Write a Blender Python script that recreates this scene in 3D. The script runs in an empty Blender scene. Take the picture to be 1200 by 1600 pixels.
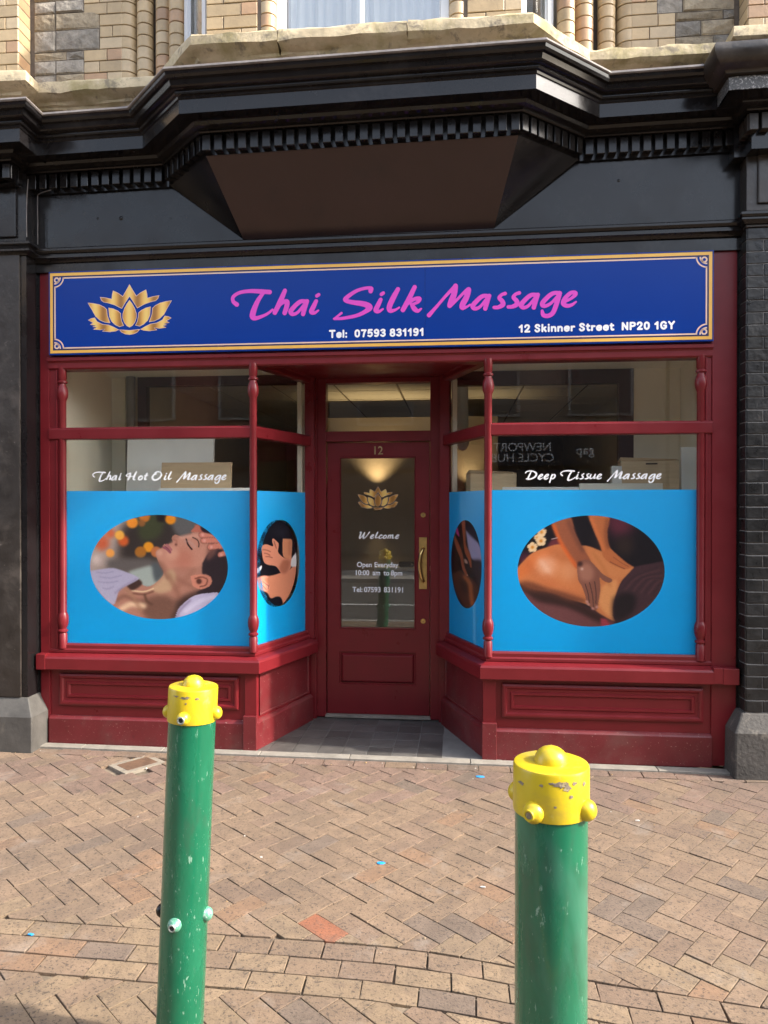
import bpy, math, random
import numpy as np
from mathutils import Vector, Matrix
random.seed(7)
S = bpy.context.scene
R = math.radians

# ------------------------------------------------------------------ camera
cam = bpy.data.cameras.new('camera'); camo = bpy.data.objects.new('camera', cam)
S.collection.objects.link(camo); S.camera = camo
camo.location = (0, -4.971, 1.70)
camo.rotation_euler = (R(90 - .374), 0, R(5.636))
cam.sensor_fit = 'VERTICAL'; cam.sensor_height = 36; cam.lens = 36 * 1150 / 1600
cam.clip_start = .05; cam.clip_end = 600

# ------------------------------------------------------------------ light
SUN_EL = 36; SUN_V = Vector((.990, -.138, 0)).normalized()          # towards the sun, from the right along the street
SKY = .15; SUN = 2.0
W = bpy.data.worlds.new('World'); S.world = W; W.use_nodes = True
nt = W.node_tree; bg = nt.nodes['Background']
sky = nt.nodes.new('ShaderNodeTexSky'); sky.sky_type = 'NISHITA'; sky.sun_disc = False
sky.sun_elevation = R(SUN_EL); sky.sun_rotation = math.atan2(SUN_V.x, SUN_V.y)
sky.air_density = 1.0; sky.dust_density = 2.5; sky.ozone_density = 1.0
hs = nt.nodes.new('ShaderNodeHueSaturation'); hs.inputs['Saturation'].default_value = .55          # thin summer haze greys the blue
nt.links.new(sky.outputs[0], hs.inputs['Color']); nt.links.new(hs.outputs[0], bg.inputs[0]); bg.inputs[1].default_value = SKY
sl = bpy.data.lights.new('sun', 'SUN'); sl.energy = SUN; sl.angle = R(1.9); sl.color = (1, .93, .82)
so = bpy.data.objects.new('sun', sl); S.collection.objects.link(so)
sd = Vector((SUN_V.x * math.cos(R(SUN_EL)), SUN_V.y * math.cos(R(SUN_EL)), math.sin(R(SUN_EL))))
so.rotation_euler = sd.to_track_quat('Z', 'Y').to_euler(); so.location = (6, -4, 8)
V = S.view_settings; V.view_transform = 'Standard'; V.look = 'None'; V.gamma = 1; V.use_curve_mapping = False
V.exposure = 2.05
S.cycles.max_bounces = 10; S.cycles.diffuse_bounces = 6; S.cycles.glossy_bounces = 4
S.cycles.transparent_max_bounces = 12; S.cycles.caustics_reflective = False; S.cycles.caustics_refractive = False
S.cycles.sample_clamp_indirect = 6

# ------------------------------------------------------------------ materials
def lin(r, g, b):
    f = lambda c: c / 12.92 if c <= .04045 else ((c + .055) / 1.055) ** 2.4
    return (f(r / 255), f(g / 255), f(b / 255), 1)

def mat(name, col, rough=.5, metal=0, var=.12, vscale=6, bump=0, bscale=40, coat=0, src=None, speck=None,
        rvar=.0, spec=.5, stretch=None, dirt=None):
    """src: None, 'object' (object colour) or 'tint' (colour attribute); speck: (colour, scale, threshold, amount)"""
    m = bpy.data.materials.new(name); m.use_nodes = True; t = m.node_tree; n = t.nodes; L = t.links.new
    p = n['Principled BSDF']; p.inputs['Roughness'].default_value = rough; p.inputs['Metallic'].default_value = metal
    p.inputs['Coat Weight'].default_value = coat; p.inputs['Coat Roughness'].default_value = .08
    p.inputs['Specular IOR Level'].default_value = spec
    tc = n.new('ShaderNodeTexCoord'); co = tc.outputs['Object']
    if stretch:
        mp = n.new('ShaderNodeMapping'); mp.inputs['Scale'].default_value = stretch; L(co, mp.inputs[0]); co = mp.outputs[0]
    if src == 'object': oi = n.new('ShaderNodeObjectInfo'); base = oi.outputs['Color']
    elif src == 'tint': a = n.new('ShaderNodeVertexColor'); a.layer_name = 'tint'; base = a.outputs['Color']
    else:
        rg = n.new('ShaderNodeRGB'); rg.outputs[0].default_value = col if len(col) == 4 else (*col, 1); base = rg.outputs[0]
    nz = n.new('ShaderNodeTexNoise'); nz.inputs['Scale'].default_value = vscale; nz.inputs['Detail'].default_value = 6
    nz.inputs['Roughness'].default_value = .65; L(co, nz.inputs['Vector'])
    mr = n.new('ShaderNodeMapRange'); mr.inputs[1].default_value = .3; mr.inputs[2].default_value = .7
    mr.inputs[3].default_value = 1 - var; mr.inputs[4].default_value = 1 + var; L(nz.outputs[0], mr.inputs[0])
    mx = n.new('ShaderNodeVectorMath'); mx.operation = 'SCALE'; L(base, mx.inputs[0]); L(mr.outputs[0], mx.inputs['Scale'])
    cur = mx.outputs[0]
    for sp in ([speck] if speck and not isinstance(speck, list) else (speck or [])):
        scol, ssc, th, am = sp[:4]
        n2 = n.new('ShaderNodeTexNoise'); n2.inputs['Scale'].default_value = ssc; n2.inputs['Detail'].default_value = 5
        n2.inputs['Roughness'].default_value = .7; n2.inputs['Distortion'].default_value = .3; L(co, n2.inputs['Vector'])
        m2 = n.new('ShaderNodeMapRange'); m2.inputs[1].default_value = th; m2.inputs[2].default_value = th + (sp[4] if len(sp) > 4 else .06)
        m2.inputs[4].default_value = am; L(n2.outputs[0], m2.inputs[0])
        mm = n.new('ShaderNodeMixRGB'); L(m2.outputs[0], mm.inputs[0]); L(cur, mm.inputs[1]); mm.inputs[2].default_value = (*scol[:3], 1)
        cur = mm.outputs[0]
    L(cur, p.inputs['Base Color'])
    if rvar:
        m3 = n.new('ShaderNodeMapRange'); m3.inputs[1].default_value = .3; m3.inputs[2].default_value = .7
        m3.inputs[3].default_value = max(.02, rough - rvar); m3.inputs[4].default_value = rough + rvar; L(nz.outputs[0], m3.inputs[0]); L(m3.outputs[0], p.inputs['Roughness'])
    if bump:
        nb = n.new('ShaderNodeTexNoise'); nb.inputs['Scale'].default_value = bscale; nb.inputs['Detail'].default_value = 6; L(co, nb.inputs['Vector'])
        bp = n.new('ShaderNodeBump'); bp.inputs['Strength'].default_value = 1; bp.inputs['Distance'].default_value = bump
        L(nb.outputs[0], bp.inputs['Height']); L(bp.outputs[0], p.inputs['Normal'])
    return m

M = {}
RED = (.158, .0125, .0165)
M['red'] = mat('red_gloss_paint', RED, .34, spec=.34, var=.1, vscale=5, bump=.0006, bscale=9, rvar=.08, speck=[((.5, .3, .27), 95, .74, .5), ((.10, .02, .02), 2.5, .62, .35, .2)])
M['redbase'] = mat('red_paint_splashed_near_ground', (.132, .013, .016), .45, var=.14, vscale=5, bump=.0006, bscale=9, rvar=.1, speck=[((.45, .32, .27), 75, .625, .7), ((.13, .07, .06), 3, .50, .5, .25), ((.07, .012, .014), 14, .60, .5, .1)])
M['black'] = mat('black_gloss_paint', (.011, .0098, .0102), .18, var=.25, vscale=4, bump=.0016, bscale=4, rvar=.10, spec=.34, speck=[((.17, .15, .13), 60, .73, .6), ((.05, .045, .042), 2.2, .55, .5, .25)])
M['blackdirty'] = mat('black_paint_dusty', (.028, .022, .018), .42, var=.3, vscale=7, bump=.002, bscale=30, rvar=.12, speck=[((.23, .19, .16), 28, .66, .7), ((.12, .10, .085), 3, .52, .6, .2)])
M['flake'] = mat('flaking_black_paint', (.06, .058, .056), .5, var=.3, vscale=8, bump=.004, bscale=60, speck=[((.42, .40, .38), 75, .53, .85, .08)])
M['brownboard'] = mat('dark_brown_paint', (.040, .022, .020), .34, var=.15, vscale=2, bump=.001, bscale=6, rvar=.06, spec=.4, speck=[((.02, .015, .015), 3, .56, .5, .2)])
M['lead'] = mat('lead_flashing', (.16, .14, .13), .55, var=.3, vscale=12, bump=.002, bscale=30, speck=((.36, .34, .32), 18, .60, .6, .15))
M['plinth'] = mat('grey_painted_plinth', (.080, .074, .066), .65, var=.3, vscale=6, bump=.002, bscale=30, speck=[((.19, .16, .125), 5, .56, .6, .2), ((.4, .38, .35), 60, .7, .6)])
M['plinthdark'] = mat('dark_stone_plinth', (.062, .056, .050), .75, var=.3, vscale=9, bump=.004, bscale=45, speck=[((.24, .21, .17), 14, .56, .6, .15), ((.36, .34, .3), 60, .72, .6)])
M['cream'] = mat('cream_sandstone', (.52, .42, .27), .85, var=.2, vscale=5, bump=.006, bscale=22, speck=[((.27, .225, .09), 3.5, .47, .75, .18), ((.15, .125, .095), 11, .55, .7, .10), ((.66, .58, .44), 16, .6, .5, .2)])
M['ybrick'] = mat('buff_glazed_brick', (.6, .45, .26), .45, var=.14, vscale=9, bump=.0015, bscale=50, src='object', speck=((.32, .21, .12), 16, .66, .5, .1))
M['stone'] = mat('grey_rockface_stone', (.3, .27, .24), .9, var=.3, vscale=14, bump=.02, bscale=18, src='object', speck=[((.14, .12, .11), 9, .56, .6, .15), ((.42, .33, .22), 5, .62, .5, .15)])
M['mortar'] = mat('mortar', (.14, .11, .085), .95, var=.2, vscale=30, bump=.002)
M['bmortar'] = mat('painted_joint', (.20, .195, .19), .7, var=.6, vscale=14, bump=.002)
M['bbrick'] = mat('black_painted_brick', (.022, .022, .023), .34, var=.3, vscale=12, bump=.0035, bscale=26, src='object', rvar=.1, spec=.35, speck=[((.15, .13, .12), 34, .71, .5, .08), ((.035, .033, .03), 5, .52, .5, .2)])
M['white'] = mat('white_window_paint', (.72, .73, .74), .4, var=.05)
M['signblue'] = mat('royal_blue_sign_print', (.0015, .036, .26), .24, var=.03, vscale=3, spec=.2)
M['navy'] = mat('navy_print', (.015, .012, .07), .3, var=.03)
M['signgold'] = mat('yellow_gold_print', (.80, .45, .08), .3, var=.04)
M['signpale'] = mat('pale_peach_print', (.80, .56, .42), .3, var=.04)
M['magenta'] = mat('magenta_print', (.70, .065, .52), .3, var=.03)
M['wprint'] = mat('white_vinyl_print', (.88, .88, .88), .4, var=.02)
M['vinyl'] = mat('sky_blue_window_film', (.001, .385, .84), .45, var=.03, vscale=2, bump=.0003, bscale=4, spec=.15)
M['brass'] = mat('brass', (.62, .42, .16), .32, metal=1, var=.15, vscale=30)
M['brassdark'] = mat('aged_brass', (.42, .31, .16), .45, metal=.9, var=.3, vscale=30)
M['green'] = mat('green_bollard_paint', (.004, .118, .057), .27, var=.16, vscale=6, bump=.001, bscale=8, rvar=.07, coat=.25, stretch=(1, 1, .35),
    speck=[((.015, .15, .08), 9, .50, .5, .2), ((.035, .075, .05), 5, .58, .5, .12), ((.30, .46, .37), 85, .622, .55, .05), ((.30, .46, .37), 30, .69, .5, .03), ((.05, .20, .13), 3, .56, .5, .1)])
M['yellow'] = mat('yellow_bollard_paint', (.56, .41, .010), .38, var=.06, vscale=6, bump=.001, bscale=10, coat=.2,
    speck=[((.13, .10, .07), 30, .695, .95, .02), ((.36, .25, .05), 8, .53, .5, .15), ((.62, .55, .20), 22, .62, .4, .1)])
M['chip'] = mat('chipped_bare_metal', (.20, .16, .12), .6, var=.4, vscale=60, bump=.001, bscale=90, speck=((.5, .4, .2), 70, .55, .7, .08))
M['boltmetal'] = mat('bolt_steel', (.36, .40, .38), .45, metal=.6, var=.3, vscale=60)
M['boltgreen'] = mat('worn_green_bolt', (.10, .30, .20), .4, var=.3, vscale=40, speck=((.55, .62, .58), 60, .52, .8, .1))
M['hole'] = mat('dark_socket', (.01, .01, .012), .6)
M['tile'] = mat('dark_slate_tile', (.10, .095, .09), .42, var=.25, vscale=7, bump=.003, bscale=14, src='object', speck=((.17, .16, .15), 5, .58, .5, .2))
M['grout'] = mat('tile_grout', (.19, .18, .165), .9, var=.2)
M['strip'] = mat('concrete_strip', (.24, .215, .18), .85, var=.2, vscale=9, bump=.002, bscale=60, speck=((.2, .17, .14), 14, .6, .6, .15))
SP = [((.110, .082, .062), 1.6, .47, .55, .22), ((.11, .078, .058), 16, .50, .50, .18), ((.33, .26, .19), 150, .63, .25, .06), ((.050, .038, .030), 85, .555, .75, .05), ((.042, .033, .027), 40, .60, .7, .05), ((.27, .225, .185), 4, .58, .40, .12)]
M['pave'] = mat('clay_paver', (.4, .27, .18), .85, var=.16, vscale=12, bump=.0022, bscale=130, src='object', speck=SP)
M['pavet'] = mat('clay_paver_joined', (.4, .27, .18), .85, var=.16, vscale=12, bump=.0022, bscale=130, src='tint', speck=SP)
M['oldmortar'] = mat('old_mortar', (.23, .195, .15), .9, var=.25, vscale=14, bump=.002, bscale=60)
M['sand'] = mat('joint_sand', (.125, .096, .068), .95, var=.35, vscale=14, bump=.002, bscale=120, speck=[((.30, .23, .16), 2.2, .50, .8, .15)])
M['rust'] = mat('rusty_brown_cover', (.12, .066, .038), .8, var=.3, vscale=20, bump=.001)
M['asphalt'] = mat('asphalt', (.06, .058, .056), .9, var=.25, vscale=4, bump=.004, bscale=120)
M['kerb'] = mat('kerb_stone', (.33, .31, .28), .85, var=.2, vscale=8, bump=.002)
M['roadwhite'] = mat('white_road_paint', (.7, .7, .68), .7, var=.1)
M['roadyellow'] = mat('yellow_road_paint', (.7, .5, .08), .7, var=.1)
M['incream'] = mat('cream_interior_wall', (.86, .80, .66), .7, var=.05, vscale=3)
M['inbrown'] = mat('taupe_interior_wall', (.42, .36, .29), .7, var=.1, vscale=2)
M['inmaroon'] = mat('dark_maroon_frame', (.045, .014, .016), .4, var=.1)
M['ceil'] = mat('ceiling_tile', (.80, .77, .70), .9, var=.1, vscale=30)
M['ceilgrid'] = mat('ceiling_grid', (.20, .17, .14), .6)
M['infloor'] = mat('shop_floor', (.38, .33, .27), .5, var=.2, vscale=4)
M['card'] = mat('cardboard', (.66, .48, .29), .8, var=.12, vscale=6, stretch=(1, 1, 6), speck=((.30, .20, .11), 3, .6, .4, .1))
M['tape'] = mat('dark_slot', (.06, .04, .03), .8)
M['board'] = mat('white_board', (.86, .84, .78), .45, var=.06, vscale=3)
M['pipe'] = mat('grey_pipe', (.22, .21, .20), .35, var=.1)
M['bottle'] = mat('dark_bottle', (.02, .02, .03), .15)
M['blueL'] = mat('blue_scrap', (.02, .30, .70), .6)
M['pale'] = mat('pale_chewing_gum', (.55, .52, .48), .8)
M['oppstone'] = mat('brown_rendered_wall', (.22, .17, .13), .85, var=.2, vscale=1.5, bump=.004)
M['oppred'] = mat('red_brick_wall', (.24, .10, .07), .85, var=.25, vscale=6, bump=.004)
M['oppdark'] = mat('dark_shop_fascia', (.035, .035, .04), .4)
M['oppwin'] = mat('far_window_glass', (.10, .09, .08), .2, spec=.5)
M['curtain'] = mat('net_curtain', (.62, .66, .70), .9, var=.16, vscale=7, stretch=(1, 1, .1))

def let_light_through(m, fac, col):
    n = m.node_tree.nodes; L = m.node_tree.links.new; p = n['Principled BSDF']; t = n.new('ShaderNodeBsdfTranslucent'); t.inputs[0].default_value = (*col, 1)
    x = n.new('ShaderNodeMixShader'); x.inputs[0].default_value = fac; L(p.outputs[0], x.inputs[1]); L(t.outputs[0], x.inputs[2]); L(x.outputs[0], n['Material Output'].inputs[0])
let_light_through(M['vinyl'], .28, (.55, .80, .95))

def glass_mat(name, tint=(.96, .96, .94), f0=.07):
    m = bpy.data.materials.new(name); m.use_nodes = True; t = m.node_tree; n = t.nodes; L = t.links.new
    n.remove(n['Principled BSDF']); out = n['Material Output']
    g = n.new('ShaderNodeNewGeometry'); d = n.new('ShaderNodeVectorMath'); d.operation = 'DOT_PRODUCT'
    L(g.outputs['Incoming'], d.inputs[0]); L(g.outputs['Normal'], d.inputs[1])
    a = n.new('ShaderNodeMath'); a.operation = 'ABSOLUTE'; L(d.outputs['Value'], a.inputs[0])
    s = n.new('ShaderNodeMath'); s.operation = 'SUBTRACT'; s.inputs[0].default_value = 1; L(a.outputs[0], s.inputs[1])
    p = n.new('ShaderNodeMath'); p.operation = 'POWER'; L(s.outputs[0], p.inputs[0]); p.inputs[1].default_value = 5
    k = n.new('ShaderNodeMath'); k.operation = 'MULTIPLY_ADD'; L(p.outputs[0], k.inputs[0]); k.inputs[1].default_value = 1 - f0; k.inputs[2].default_value = f0
    tr = n.new('ShaderNodeBsdfTransparent'); tr.inputs[0].default_value = (*tint, 1)
    gl = n.new('ShaderNodeBsdfGlossy'); gl.inputs['Roughness'].default_value = 0.0
    mx = n.new('ShaderNodeMixShader'); L(k.outputs[0], mx.inputs[0]); L(tr.outputs[0], mx.inputs[1]); L(gl.outputs[0], mx.inputs[2]); L(mx.outputs[0], out.inputs[0])
    return m
M['glass'] = glass_mat('shop_window_glass', f0=.06); M['glassdoor'] = glass_mat('door_glass', f0=.085)
M['glassup'] = glass_mat('upper_window_glass', f0=.22)

def gold_mat():
    m = bpy.data.materials.new('gold_gradient_print'); m.use_nodes = True; t = m.node_tree; n = t.nodes; L = t.links.new
    p = n['Principled BSDF']; p.inputs['Roughness'].default_value = .3
    tc = n.new('ShaderNodeTexCoord'); w = n.new('ShaderNodeTexWave'); w.inputs['Scale'].default_value = 2.6; w.inputs['Distortion'].default_value = .6
    w.inputs['Phase Offset'].default_value = 1.3
    L(tc.outputs['Object'], w.inputs[0]); r = n.new('ShaderNodeValToRGB'); L(w.outputs[0], r.inputs[0])
    e = r.color_ramp.elements; e[0].color = (.34, .15, .03, 1); e[1].color = (.85, .58, .16, 1)
    x = e.new(.5); x.color = (.70, .36, .07, 1); L(r.outputs[0], p.inputs['Base Color'])
    return m
M['gold'] = gold_mat()

def print_mat():
    m = bpy.data.materials.new('printed_photograph'); m.use_nodes = True; n = m.node_tree.nodes
    a = n.new('ShaderNodeVertexColor'); a.layer_name = 'print'; p = n['Principled BSDF']; p.inputs['Roughness'].default_value = .35
    p.inputs['Specular IOR Level'].default_value = .4
    m.node_tree.links.new(a.outputs[0], p.inputs[0]); return m
M['print'] = print_mat()

# ------------------------------------------------------------------ mesh helpers
class Fr:
    """wall frame: a along u, b up, c outward"""
    def __init__(s, o=(0, 0, 0), u=(1, 0), tilt=0):
        s.o = Vector(o); l = math.hypot(*u); s.u = Vector((u[0] / l, u[1] / l, 0)); s.n = Vector((s.u.y, -s.u.x, 0)); s.t = tilt
    def __call__(s, a, b, c):
        p = s.o + s.u * a + s.n * c; p.z += b + s.t * a; return p
FA = Fr()

def cz(x): return .0175 * (x + .6)                                  # the old cornice is not quite level

class MB:
    def __init__(s): s.v = []; s.f = []; s.c = []
    def add(s, vs, fs, col=None):
        k = len(s.v); s.v += [tuple(v) for v in vs]; s.f += [tuple(i + k for i in f) for f in fs]
        if col is not None: s.c += [col] * len(vs)
    def box(s, a0, a1, b0, b1, c0, c1, fr=FA, ch=0):
        if ch:
            s.slab([(a0, b0), (a1, b0), (a1, b1), (a0, b1)], c0, c1, ch, fr, back=True); return s
        P = [fr(a, b, c) for c in (c0, c1) for a, b in ((a0, b0), (a1, b0), (a1, b1), (a0, b1))]
        s.add(P, [(3, 2, 1, 0), (4, 5, 6, 7), (0, 1, 5, 4), (1, 2, 6, 5), (2, 3, 7, 6), (3, 0, 4, 7)]); return s
    def slab(s, poly, c0, c1, ch, fr=FA, back=False, col=None, rough=0):
        n = len(poly); A = np.array(poly, float); ins = inset(A, ch)
        P = [fr(x, y, c0) for x, y in A] + [fr(x, y, c1 - ch * .7) for x, y in A] + [fr(x, y, c1 + (random.uniform(-rough, rough) if rough else 0)) for x, y in ins]
        F = []
        for i in range(n):
            j = (i + 1) % n; F += [(i, j, n + j, n + i), (n + i, n + j, 2 * n + j, 2 * n + i)]
        if rough:                                                   # a rock face: raised uneven centre
            cx, cy = A.mean(0); P.append(fr(cx, cy, c1 + abs(rough) * random.uniform(.3, 1.6)))
            F += [(2 * n + i, 2 * n + (i + 1) % n, 3 * n) for i in range(n)]
        else: F.append(tuple(range(2 * n, 3 * n)))
        if back: F.append(tuple(reversed(range(n))))
        s.add(P, F, col); return s
    def ring(s, a0, a1, b0, b1, prof, fr=FA, fill=True):
        """rectangular frame: prof = [(inset, outward), ...] from the outside in"""
        P = []
        for i, o in prof: P += [fr(a0 + i, b0 + i, o), fr(a1 - i, b0 + i, o), fr(a1 - i, b1 - i, o), fr(a0 + i, b1 - i, o)]
        F = []
        for k in range(len(prof) - 1):
            for i in range(4):
                j = (i + 1) % 4; F.append((4 * k + i, 4 * k + j, 4 * k + 4 + j, 4 * k + 4 + i))
        if fill: k = 4 * (len(prof) - 1); F.append((k, k + 1, k + 2, k + 3))
        s.add(P, F); return s
    def sweep(s, path, prof, caps=True, zt=None):
        """profile [(outward, z)] along a plan path, mitred; zt(x) tilts it"""
        n = len(path); ms = []
        nn = []
        for i in range(n - 1):
            d = Vector((path[i + 1][0] - path[i][0], path[i + 1][1] - path[i][1])).normalized(); nn.append(Vector((d.y, -d.x)))
        for i in range(n):
            if i == 0: ms.append(nn[0])
            elif i == n - 1: ms.append(nn[-1])
            else: a, b = nn[i - 1], nn[i]; ms.append((a + b) / (1 + a.dot(b)))
        P = []; m = len(prof)
        for i, (x, y) in enumerate(path):
            for o, z in prof:
                P.append((x + ms[i].x * o, y + ms[i].y * o, z + (zt(x) if zt else 0)))
        F = []
        for i in range(n - 1):
            for k in range(m - 1):
                a = i * m + k; F.append((a, a + m, a + m + 1, a + 1))
        if caps: F += [tuple(range(m)), tuple(reversed(range((n - 1) * m, n * m)))]
        s.add(P, F); return s
    def lathe(s, x, y, prof, seg=20, axis=None):
        """prof [(r, z)] bottom to top; axis = (origin, direction) instead of vertical"""
        P = []; m = len(prof)
        if axis: o, d = Vector(axis[0]), Vector(axis[1]).normalized(); q = d.to_track_quat('Z', 'Y')
        for r, z in prof:
            for k in range(seg):
                t = 2 * math.pi * k / seg
                if axis: P.append(o + q @ Vector((r * math.cos(t), r * math.sin(t), z)))
                else: P.append((x + r * math.cos(t), y + r * math.sin(t), z))
        F = [(i * seg + k, i * seg + (k + 1) % seg, (i + 1) * seg + (k + 1) % seg, (i + 1) * seg + k) for i in range(m - 1) for k in range(seg)]
        F += [tuple(reversed(range(seg))), tuple(range((m - 1) * seg, m * seg))]
        s.add(P, F); return s
    def build(s, name, m, parent=None, smooth=None, bevel=0, loc=None):
        me = bpy.data.meshes.new(name); me.from_pydata(s.v, [], s.f); me.update()
        if s.c:
            at = me.color_attributes.new('tint', 'FLOAT_COLOR', 'POINT'); at.data.foreach_set('color', np.array(s.c, np.float32).ravel())
        me.materials.append(m if not isinstance(m, str) else M[m])
        if smooth is not None:
            me.polygons.foreach_set('use_smooth', [True] * len(me.polygons)); me.set_sharp_from_angle(angle=R(smooth))
        o = bpy.data.objects.new(name, me); S.collection.objects.link(o)
        if bevel:
            b = o.modifiers.new('bevel', 'BEVEL'); b.width = bevel; b.segments = 2; b.limit_method = 'ANGLE'; b.angle_limit = R(35); b.harden_normals = False
        if parent: adopt(o, parent)
        return o

def inset(A, d):
    n = len(A); out = []
    ar = sum(A[i][0] * A[(i + 1) % n][1] - A[(i + 1) % n][0] * A[i][1] for i in range(n)); sg = 1 if ar > 0 else -1
    for i in range(n):
        p0, p1, p2 = A[i - 1], A[i], A[(i + 1) % n]
        d1 = (p1 - p0) / (np.linalg.norm(p1 - p0) + 1e-9); d2 = (p2 - p1) / (np.linalg.norm(p2 - p1) + 1e-9)
        n1 = np.array([-d1[1], d1[0]]) * sg; n2 = np.array([-d2[1], d2[0]]) * sg
        m = (n1 + n2) / max(.35, 1 + n1 @ n2); out.append(p1 + m * d)
    return np.array(out)

def adopt(o, p):
    o.parent = p
    q = p
    mtx = Matrix.Identity(4)
    while q: mtx = Matrix.Translation(q.location) @ mtx if q.type == 'EMPTY' else mtx; q = q.parent
    o.matrix_parent_inverse = mtx.inverted() if p.type == 'EMPTY' else Matrix.Identity(4)

def thing(name, label, cat, loc=(0, 0, 0), group=None):
    o = bpy.data.objects.new(name, None); S.collection.objects.link(o); o.location = loc; o.empty_display_size = .1
    return tag(o, label, cat, group)
def tag(o, label, cat, group=None):
    o['label'] = label; o['category'] = cat
    if group: o['group'] = group
    return o
def struct(o): o['kind'] = 'structure'; return o
def stuff(o): o['kind'] = 'stuff'; return o

# ---------- flat lettering: strokes and polygons turned into one clean sheet by marching squares
def catmull(pts, n=8):
    P = [np.array(p, float) for p in pts]; P = [2 * P[0] - P[1]] + P + [2 * P[-1] - P[-2]]; out = []
    for i in range(1, len(P) - 2):
        for k in range(n):
            t = k / n; a, b, c, d = P[i - 1:i + 3]
            out.append(.5 * (2 * b + (c - a) * t + (2 * a - 5 * b + 4 * c - d) * t * t + (3 * b - a - 3 * c + d) * t ** 3))
    out.append(P[-2]); return np.array(out)

def stroke_sheet(strokes, step, to3d, wscale=1.0):
    """strokes in drawing units [(x, y, w), ...]; returns an MB holding a single-layer sheet"""
    segs = []
    for st in strokes:
        q = catmull(st, 6)
        for a, b in zip(q[:-1], q[1:]): segs.append((a, b))
    allp = np.array([p for s_ in segs for p in s_]); pad = allp[:, 2].max()
    x0, y0 = allp[:, 0].min() - pad, allp[:, 1].min() - pad; x1, y1 = allp[:, 0].max() + pad, allp[:, 1].max() + pad
    nx, ny = int((x1 - x0) / step) + 2, int((y1 - y0) / step) + 2
    D = np.full((nx, ny), 1e3)
    for a, b in segs:
        w = max(a[2], b[2]) * .5 * wscale + 2 * step
        i0 = max(0, int((min(a[0], b[0]) - w - x0) / step)); i1 = min(nx, int((max(a[0], b[0]) + w - x0) / step) + 2)
        j0 = max(0, int((min(a[1], b[1]) - w - y0) / step)); j1 = min(ny, int((max(a[1], b[1]) + w - y0) / step) + 2)
        X, Y = np.meshgrid(x0 + np.arange(i0, i1) * step, y0 + np.arange(j0, j1) * step, indexing='ij')
        d = b[:2] - a[:2]; l2 = d @ d + 1e-9; t = np.clip(((X - a[0]) * d[0] + (Y - a[1]) * d[1]) / l2, 0, 1)
        rr = (a[2] + (b[2] - a[2]) * t) * .5 * wscale
        dd = np.hypot(X - a[0] - t * d[0], Y - a[1] - t * d[1]) - rr
        D[i0:i1, j0:j1] = np.minimum(D[i0:i1, j0:j1], dd)
    mb = MB(); cache = {}
    def vert(key, x, y):
        if key not in cache: cache[key] = len(mb.v); mb.v.append(tuple(to3d(x, y)))
        return cache[key]
    inside = D < 0
    act = np.argwhere(inside[:-1, :-1] | inside[1:, :-1] | inside[:-1, 1:] | inside[1:, 1:])
    for i, j in act:
        cs = [(i, j), (i + 1, j), (i + 1, j + 1), (i, j + 1)]; loop = []
        for k in range(4):
            p, q = cs[k], cs[(k + 1) % 4]; dp, dq = D[p], D[q]
            if dp < 0: loop.append(vert(('v',) + p, x0 + p[0] * step, y0 + p[1] * step))
            if (dp < 0) != (dq < 0):
                t = dp / (dp - dq); key = ('e',) + tuple(sorted((p, q)))
                loop.append(vert(key, x0 + (p[0] + (q[0] - p[0]) * t) * step, y0 + (p[1] + (q[1] - p[1]) * t) * step))
        if len(set(loop)) > 2: mb.f.append(tuple(loop))
    mb.f = [tuple(reversed(f)) for f in mb.f]                       # drawings run with y down
    return mb

def text(body, size, loc, m, parent, name, fr=None, bold=0, sx=1, align='LEFT', rotz=0, extrude=0, spacing=1):
    c = bpy.data.curves.new('tmp_text', 'FONT'); c.body = body; c.size = size; c.offset = bold; c.align_x = align; c.extrude = extrude
    c.space_character = spacing
    o = bpy.data.objects.new('tmp_text', c); S.collection.objects.link(o)
    dg = bpy.context.evaluated_depsgraph_get(); me = bpy.data.meshes.new_from_object(o.evaluated_get(dg))
    bpy.data.objects.remove(o); bpy.data.curves.remove(c)
    mt = Matrix.Translation(loc) @ Matrix.Rotation(rotz, 4, 'Z') @ Matrix.Rotation(R(90), 4, 'X') @ Matrix.Diagonal((sx, 1, 1, 1))
    me.transform(mt); me.materials.clear(); me.materials.append(M[m]); me.name = name
    r = bpy.data.objects.new(name, me); S.collection.objects.link(r)
    if parent: adopt(r, parent)
    return r

# ------------------------------------------------------------------ ground
def gz(x, y): return .015 - .0055 * (x + .6) + .02 * min(0, y)
GN = Vector((.0055, -.02, 1)).normalized()
class Gd:
    """ground frame: plan coordinates, c = height above the paving"""
    def __call__(s, x, y, c): return Vector((x, y, gz(x, y) + c))
GD = Gd()
mb = MB(); xs = (-60, 60)
mb.add([(x, y, gz(x, y) - .006) for x, y in ((-60, -4.75), (60, -4.75), (60, .9), (-60, .9))], [(0, 1, 2, 3)])
pave = struct(mb.build('pavement', 'sand'))

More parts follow.
